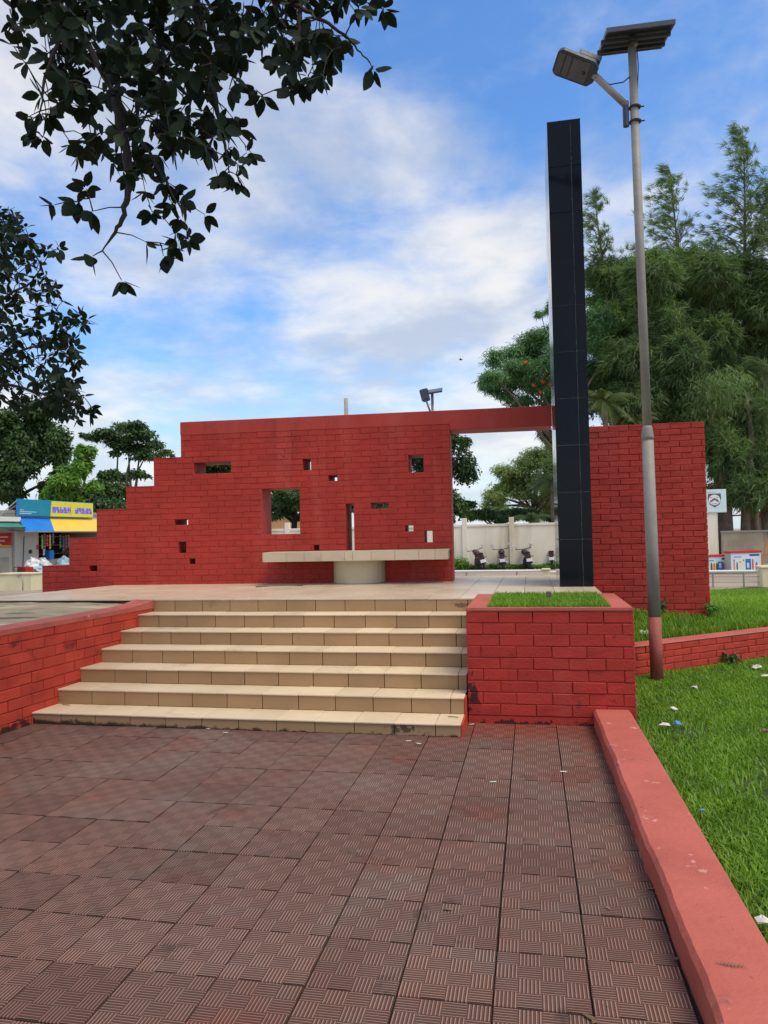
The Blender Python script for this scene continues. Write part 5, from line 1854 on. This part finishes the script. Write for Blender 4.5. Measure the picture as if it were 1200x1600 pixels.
# ---- weeds and hedge strip at the boundary wall, weeds at the screen wall
cl = [(np.array([x_, BY - .22 + rnd.uniform(-.1, .15), -.42]), (.45, .15, rnd.uniform(.10, .20))) for x_ in np.arange(-7.5, 3, .42)]
cl += [(np.array([aty(714, 880, BY)[0] + dx, BY - .5, -.25]), (.5, .25, .42)) for dx in (-.8, -.2, .3)]
tagit(leaf_cloud('wall_foot_weeds', cl, 9000, .12, .07, 'leaf_mid', None), 'strip of weeds along the foot of the boundary wall', 'weeds', kind='stuff')


def weed(label, x, y, z, r, h, n, mat='leaf_mid', l=.07):
    t = thing('weed', label, 'weed', (x, y, z), 0, 'weeds at the red walls')
    leaf_cloud('foliage', [((rnd.uniform(-r, r) * .6, rnd.uniform(-r, r) * .4, h * rnd.uniform(.3, .8)), (r * .5, r * .4, h * .35)) for _ in range(5)], n, l, l * .55, mat, t, up=.8)
    b = MB()
    for _ in range(6):
        b.tube([(rnd.uniform(-.03, .03), 0, -.02), (rnd.uniform(-r, r) * .6, rnd.uniform(-r, r) * .3, h * .8)], .004, 4)
    b.build('stem', 'leaf_mid', t)


p = atw(1085, 945, 9.0)
weed('leafy green weed at the right foot of the red screen wall', 2.02, 9.22, .46, .13, .13, 260, 'leaf_mid', .035)
weed('dry looking weed sprouting at the broken foot of the red screen wall', 1.50, 9.23, .48, .10, .16, 130, 'leaf_palm', .04)
weed('small dark weed at the foot of the retaining wall', 1.98, 8.30, .03, .10, .14, 120, 'leaf_dark', .05)


# ================================================================== OVERHANGING NEAR TREES
def in_poly(x, y, poly):
    c = False
    j = len(poly) - 1
    for i in range(len(poly)):
        if (poly[i][1] > y) != (poly[j][1] > y) and x < (poly[j][0] - poly[i][0]) * (y - poly[i][1]) / (poly[j][1] - poly[i][1]) + poly[i][0]:
            c = not c
        j = i
    return c


LT = np.array([0, .14, .34, .62, .86, 1.0])
LWD = np.array([0, .30, .50, .46, .22, 0])


def near_leaves(tips, rs, lmin, lmax, ratio, nmin, nmax):
    """whorls of broad pointed leaves at twig tips: tips = [(pos, axis)]"""
    V, F = [], []
    for pos, ax in tips:
        ax = ax / np.linalg.norm(ax)
        a = np.cross(ax, [.3, .5, .8])
        a /= np.linalg.norm(a)
        bb = np.cross(ax, a)
        k = rs.randint(nmin, nmax + 1)
        ph0 = rs.uniform(0, 6.28)
        for q in range(k):
            ph = ph0 + q * 2 * np.pi / k + rs.uniform(-.3, .3)
            op = rs.uniform(.75, 1.45)
            d = ax * math.cos(op) + (a * math.cos(ph) + bb * math.sin(ph)) * math.sin(op)
            d = d + np.array([0, 0, -.25])
            d /= np.linalg.norm(d)
            nr = ax + rs.normal(size=3) * .35
            nr -= d * (nr @ d)
            nr /= np.linalg.norm(nr)
            s = np.cross(nr, d)
            L = rs.uniform(lmin, lmax)
            Wd = L * ratio * rs.uniform(.85, 1.15)
            p0 = pos + d * L * .12
            mid = [p0 + d * L * t_ + np.array([0, 0, -.10]) * L * t_ * t_ for t_ in LT]
            i0 = len(V)
            for m_, w_ in zip(mid, LWD):
                V += [m_ - s * Wd * w_ + nr * Wd * w_ * .18, m_, m_ + s * Wd * w_ + nr * Wd * w_ * .18]
            for e in range(5):
                r0, r1 = i0 + e * 3, i0 + (e + 1) * 3
                F += [(r0, r0 + 1, r1 + 1, r1), (r0 + 1, r0 + 2, r1 + 2, r1 + 1)]
    return np.array(V), np.array(F)


def near_tree(name, label, trunk, fork, branches, polys, wlo, whi, hand, seed, lmin, lmax, ratio=.52, nmin=4, nmax=6, twig=.004, extra=()):
    rs = np.random.RandomState(seed)
    base = np.array(trunk, float)
    t = thing(name, label, 'tree', tuple(base))
    b = MB()
    fork = np.array(fork, float)
    b.tube([(0, 0, -.3), (fork - base) * .5 + np.array([.1, .05, 0]), fork - base], [.22, .18, .14], 12)
    skel = []
    for br in branches:
        pts = [atw(*q) for q in br]
        pts = [fork] + pts if br[0][0] < 0 or br[0][1] < -50 else pts
        fine = []
        for p_, q_ in zip(pts, pts[1:]):
            for s in np.linspace(0, 1, 8, endpoint=False):
                fine.append(p_ + (q_ - p_) * s + rs.normal(size=3) * .004)
        fine.append(pts[-1])
        n = len(fine)
        r0 = .035 if len(pts) > 3 else .018
        b.tube([f_ - base for f_ in fine], [max(twig * 1.2, r0 * (1 - s / n) ** .8) for s in range(n)], 6)
        skel += fine[4:]
    skel = np.array(skel)
    tips = []
    for poly, cnt in polys:
        xs0, xs1 = min(p_[0] for p_ in poly), max(p_[0] for p_ in poly)
        ys0, ys1 = min(p_[1] for p_ in poly), max(p_[1] for p_ in poly)
        k = 0
        while k < cnt:
            x_, y_ = rs.uniform(xs0, xs1), rs.uniform(ys0, ys1)
            if not in_poly(x_, y_, poly):
                continue
            k += 1
            tips.append((atw(x_, y_, rs.uniform(wlo, whi)), None))
    for x_, y_, w_ in hand:
        tips.append((atw(x_, y_, w_), None))
    for P_ in extra:
        tips.append((np.array(P_, float), None))
    nodes = skel
    out = []
    order = sorted(range(len(tips)), key=lambda i: np.min(np.linalg.norm(skel - tips[i][0], axis=1)))
    for i in order:
        P_ = tips[i][0]
        d = np.linalg.norm(nodes - P_, axis=1)
        j = int(np.argmin(d))
        q_ = nodes[j]
        mid = (q_ + P_) / 2 + np.array([0, 0, .06 * d[j]]) + rs.normal(size=3) * .03 * d[j]
        b.tube([q_ - base, mid - base, P_ - base], [twig * 1.3, twig, twig * .7], 4, False)
        nodes = np.concatenate([nodes, [mid, P_]])
        ax = P_ - mid
        ax = ax / (np.linalg.norm(ax) + 1e-6) + rs.normal(size=3) * .5 + np.array([0, 0, -.1])
        out.append((P_, ax))
    V, F = near_leaves([(p_ - base, a_) for p_, a_ in out], rs, lmin, lmax, ratio, nmin, nmax)
    b.build('trunk', 'bark_dark', t, smooth=True)
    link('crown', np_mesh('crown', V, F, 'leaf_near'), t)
    return t


MASS = [(0, -40), (600, -40), (590, 5), (560, 40), (545, 85), (510, 118), (490, 128), (460, 150), (440, 110), (400, 92), (380, 115), (412, 148), (385, 160), (350, 150), (335, 165), (385, 195), (388, 212), (375, 222), (395, 240), (375, 292), (340, 280), (312, 240), (300, 290), (328, 338), (280, 395),
        (255, 350), (230, 330), (215, 285), (175, 275), (150, 262), (100, 240), (35, 212), (48, 152), (85, 125), (40, 100), (10, 60)]
CORE = [(30, -40), (560, -40), (520, 30), (480, 80), (400, 70), (340, 110), (330, 180), (320, 230), (250, 250), (170, 240), (90, 180), (110, 90), (60, 40)]
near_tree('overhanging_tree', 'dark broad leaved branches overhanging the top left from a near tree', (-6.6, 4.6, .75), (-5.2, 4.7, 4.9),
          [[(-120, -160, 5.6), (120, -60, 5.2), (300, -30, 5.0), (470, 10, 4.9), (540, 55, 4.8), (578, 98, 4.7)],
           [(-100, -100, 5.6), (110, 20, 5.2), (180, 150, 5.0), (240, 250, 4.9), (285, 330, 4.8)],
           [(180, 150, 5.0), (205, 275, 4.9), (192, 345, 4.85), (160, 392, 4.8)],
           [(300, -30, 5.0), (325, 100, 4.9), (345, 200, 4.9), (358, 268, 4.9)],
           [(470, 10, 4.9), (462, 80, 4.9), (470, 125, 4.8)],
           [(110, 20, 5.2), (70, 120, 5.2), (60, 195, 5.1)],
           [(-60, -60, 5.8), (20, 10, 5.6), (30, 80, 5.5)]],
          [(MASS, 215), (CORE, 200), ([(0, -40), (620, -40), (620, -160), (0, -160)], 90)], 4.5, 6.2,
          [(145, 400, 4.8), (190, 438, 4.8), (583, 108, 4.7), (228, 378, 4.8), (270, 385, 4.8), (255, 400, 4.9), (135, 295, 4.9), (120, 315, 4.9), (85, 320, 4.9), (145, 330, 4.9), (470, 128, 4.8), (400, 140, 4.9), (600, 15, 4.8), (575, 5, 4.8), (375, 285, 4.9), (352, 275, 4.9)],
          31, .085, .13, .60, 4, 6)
SIDE = [(-40, 330), (12, 325), (35, 345), (55, 380), (88, 385), (95, 430), (85, 455), (100, 475), (132, 492), (140, 502), (118, 515), (120, 535), (132, 565), (118, 590), (130, 615), (146, 640), (115, 655), (70, 640), (30, 635), (-40, 625)]
near_tree('overhanging_tree', 'second dark leafy tree reaching in at the left edge below the overhang', (-10.6, 7.4, .0), (-9.6, 7.6, 3.6),
          [[(-150, 560, 9.6), (-20, 480, 9.4), (50, 440, 9.3), (75, 400, 9.2)], [(-150, 600, 9.6), (-10, 560, 9.4), (60, 540, 9.3), (125, 505, 9.2)], [(-140, 640, 9.6), (10, 600, 9.3), (80, 620, 9.2), (135, 642, 9.1)], [(-120, 500, 9.6), (-20, 400, 9.4), (20, 345, 9.3)]],
          [(SIDE, 330)], 8.6, 10.6, [(14, 330, 9.3), (92, 388, 9.2), (136, 500, 9.2), (125, 560, 9.2), (142, 636, 9.1), (140, 648, 9.1), (120, 655, 9.1)], 33, .095, .14, .5, 4, 6, .005)

# ================================================================== SMALL THINGS
def scrap(label, px, py, z, r, mat, seed, group='litter on the lawn'):
    p = atz(px, py, z)
    rs = random.Random(seed)
    b = MB()
    n = 7
    ring = [(r * rs.uniform(.6, 1.2) * math.cos(q * 2 * math.pi / n), r * .7 * rs.uniform(.6, 1.2) * math.sin(q * 2 * math.pi / n), rs.uniform(0, r * .5)) for q in range(n)]
    ring2 = [(x_ * .5 + rs.uniform(-.2, .2) * r, y_ * .5, z_ + rs.uniform(.1, .5) * r) for x_, y_, z_ in ring]
    for q in range(n):
        k = (q + 1) % n
        b.poly([ring[q], ring[k], ring2[k], ring2[q]])
    b.poly(ring2)
    b.poly([(x_, y_, z_ - .004) for x_, y_, z_ in reversed(ring)])
    return tagit(b.build('paper_scrap', mat, None, (p[0], p[1], z)), label, 'litter', group)


scrap('crumpled white wrapper lying nearest the lamp pole in the grass', 1085, 1075, .07, .035, 'paper', 1)
scrap('small white scrap between the lamp pole and the blue wrapper', 1052, 1108, .07, .030, 'paper', 2)
scrap('torn white wrapper end in the grass near the kerb', 1040, 1136, .07, .050, 'paper', 3)
scrap('white and blue wrapper end in the grass near the kerb', 1058, 1133, .075, .042, 'paper_blue', 4)
scrap('white scrap near the foot of the retaining wall at the right', 1182, 1045, .07, .055, 'paper', 5)
scrap('thin white scrap at the right picture edge on the lawn', 1196, 1058, .07, .04, 'paper', 6)
scrap('tiny turquoise bottle cap beside the kerb in the grass', 1097, 1267, .07, .018, 'paper_blue', 7)
scrap('white paper pressed against the kerb at the right edge', 1193, 1440, .08, .035, 'paper', 8)
scrap('brown scrap in the lawn at the right picture edge', 1195, 1142, .07, .03, 'dry_leaf', 9)
scrap('white twig heap beside the planter on the raised lawn', 1008, 992, .36, .06, 'paper', 10)
for k, (px, py, r) in enumerate([(700, 1422, .024), (950, 1520 - 100, .012), (1018, 1390, .02), (1026, 1398, .016), (920, 1590, .025), (928, 1598, .02), (1020, 1385, .015), (806, 1303, .010), (783, 1350, .010), (1056, 1500, .02), (960, 1250, .012), (955, 1290, .012), (558, 1332, .012), (470, 1303, .012)]):
    p = atz(px, py, .003)
    b = MB()
    b.poly([(-r, 0, .001), (-.3 * r, -.35 * r, .006), (.5 * r, -.3 * r, .004), (r, 0, .010), (.4 * r, .3 * r, .006), (-.4 * r, .35 * r, .003)])
    tagit(b.build('dry_leaf', 'dry_leaf', None, (p[0], p[1], .003), (0, 0, rnd.uniform(0, 6.28))), 'small curled dry leaf lying on the grooved paving', 'leaf', 'dry leaves on the paving')
for k, (px, py) in enumerate([(638, 1158), (654, 1162), (880, 1206), (737, 1132), (352, 1145), (325, 1139), (770, 1222)]):
    p = atz(px, py, .003)
    tagit(MB().poly([(-.02, -.006, .002), (.02, -.009, .003), (.022, .006, .004), (-.018, .008, .002)]).build('paper_fleck', 'paper', None, (p[0], p[1], .003), (0, 0, rnd.uniform(-.6, .6))), 'tiny white paper fleck on the paving', 'litter', 'paper flecks on the paving')
# dry fern leaf on the kerb and twig on the lowest step
p = atz(1140, 1508, .134)
b = MB()
for s in range(9):
    f = s / 8
    for sg in (-1, 1):
        b.poly([(f * .08 - .04, 0, .002), (f * .08 - .032, 0, .003), (f * .08 - .03, sg * .013 * math.sin(math.pi * (f * .85 + .1)), .004)])
tagit(b.build('dry_fern', 'dry_leaf', None, (p[0], p[1], .134), (0, 0, -.1)), 'dry brown fern leaf lying on the red kerb', 'leaf')
for lab, px, py, z in (('small brown twig on the right end of the lowest step', 708, 1121, .094), ('small brown twig on the left end of the lowest step', 103, 1102, .094)):
    p = atz(px, py, z)
    tagit(MB().tube([(-.04, .01, .004), (0, 0, .006), (.04, -.008, .004)], .003, 5).build('twig', 'dry_leaf', None, (p[0], p[1], z)), lab, 'twig', 'twigs on the steps')
p = atz(858, 934, .90)
pst = thing('wooden_stub', 'short weathered wooden stub standing in the planter grass', 'stub', (p[0] - .0, 6.55, .85))
MB().box(-.022, .022, -.02, .02, 0, .10).build('stub_body', 'bark', pst, bevel=.004)
MB().tube([(0, 0, -.04), (.0, 0, .02)], .012, 6).build('stem', 'bark', pst)
p = atw(720, 562, 60)
bd = thing('bird', 'tiny dark bird flying above the red wall', 'bird', tuple(p))
MB().ball((0, 0, 0), (.16, .06, .05), 8, 6).build('body', 'bike_dark', bd)
for s in (-1, 1):
    MB().poly([(.06, 0, .01), (-.06, 0, .01), (-.08, s * .22, .08), (.0, s * .24, .08)]).build('wing', 'bike_dark', bd)
# dark rope lying on the terrace floor
p0, p1, p2 = atz(400, 917, .852), atz(445, 914, .852), atz(473, 915, .852)
b = MB().tube([(q[0], q[1], .853) for q in (p0, p1, (p1 + p2) / 2 + np.array([0, .05, 0]), p2)], .010, 6)
tagit(b.build('rope', 'bark', None), 'thin dark rope lying on the terrace floor below the bench', 'rope')
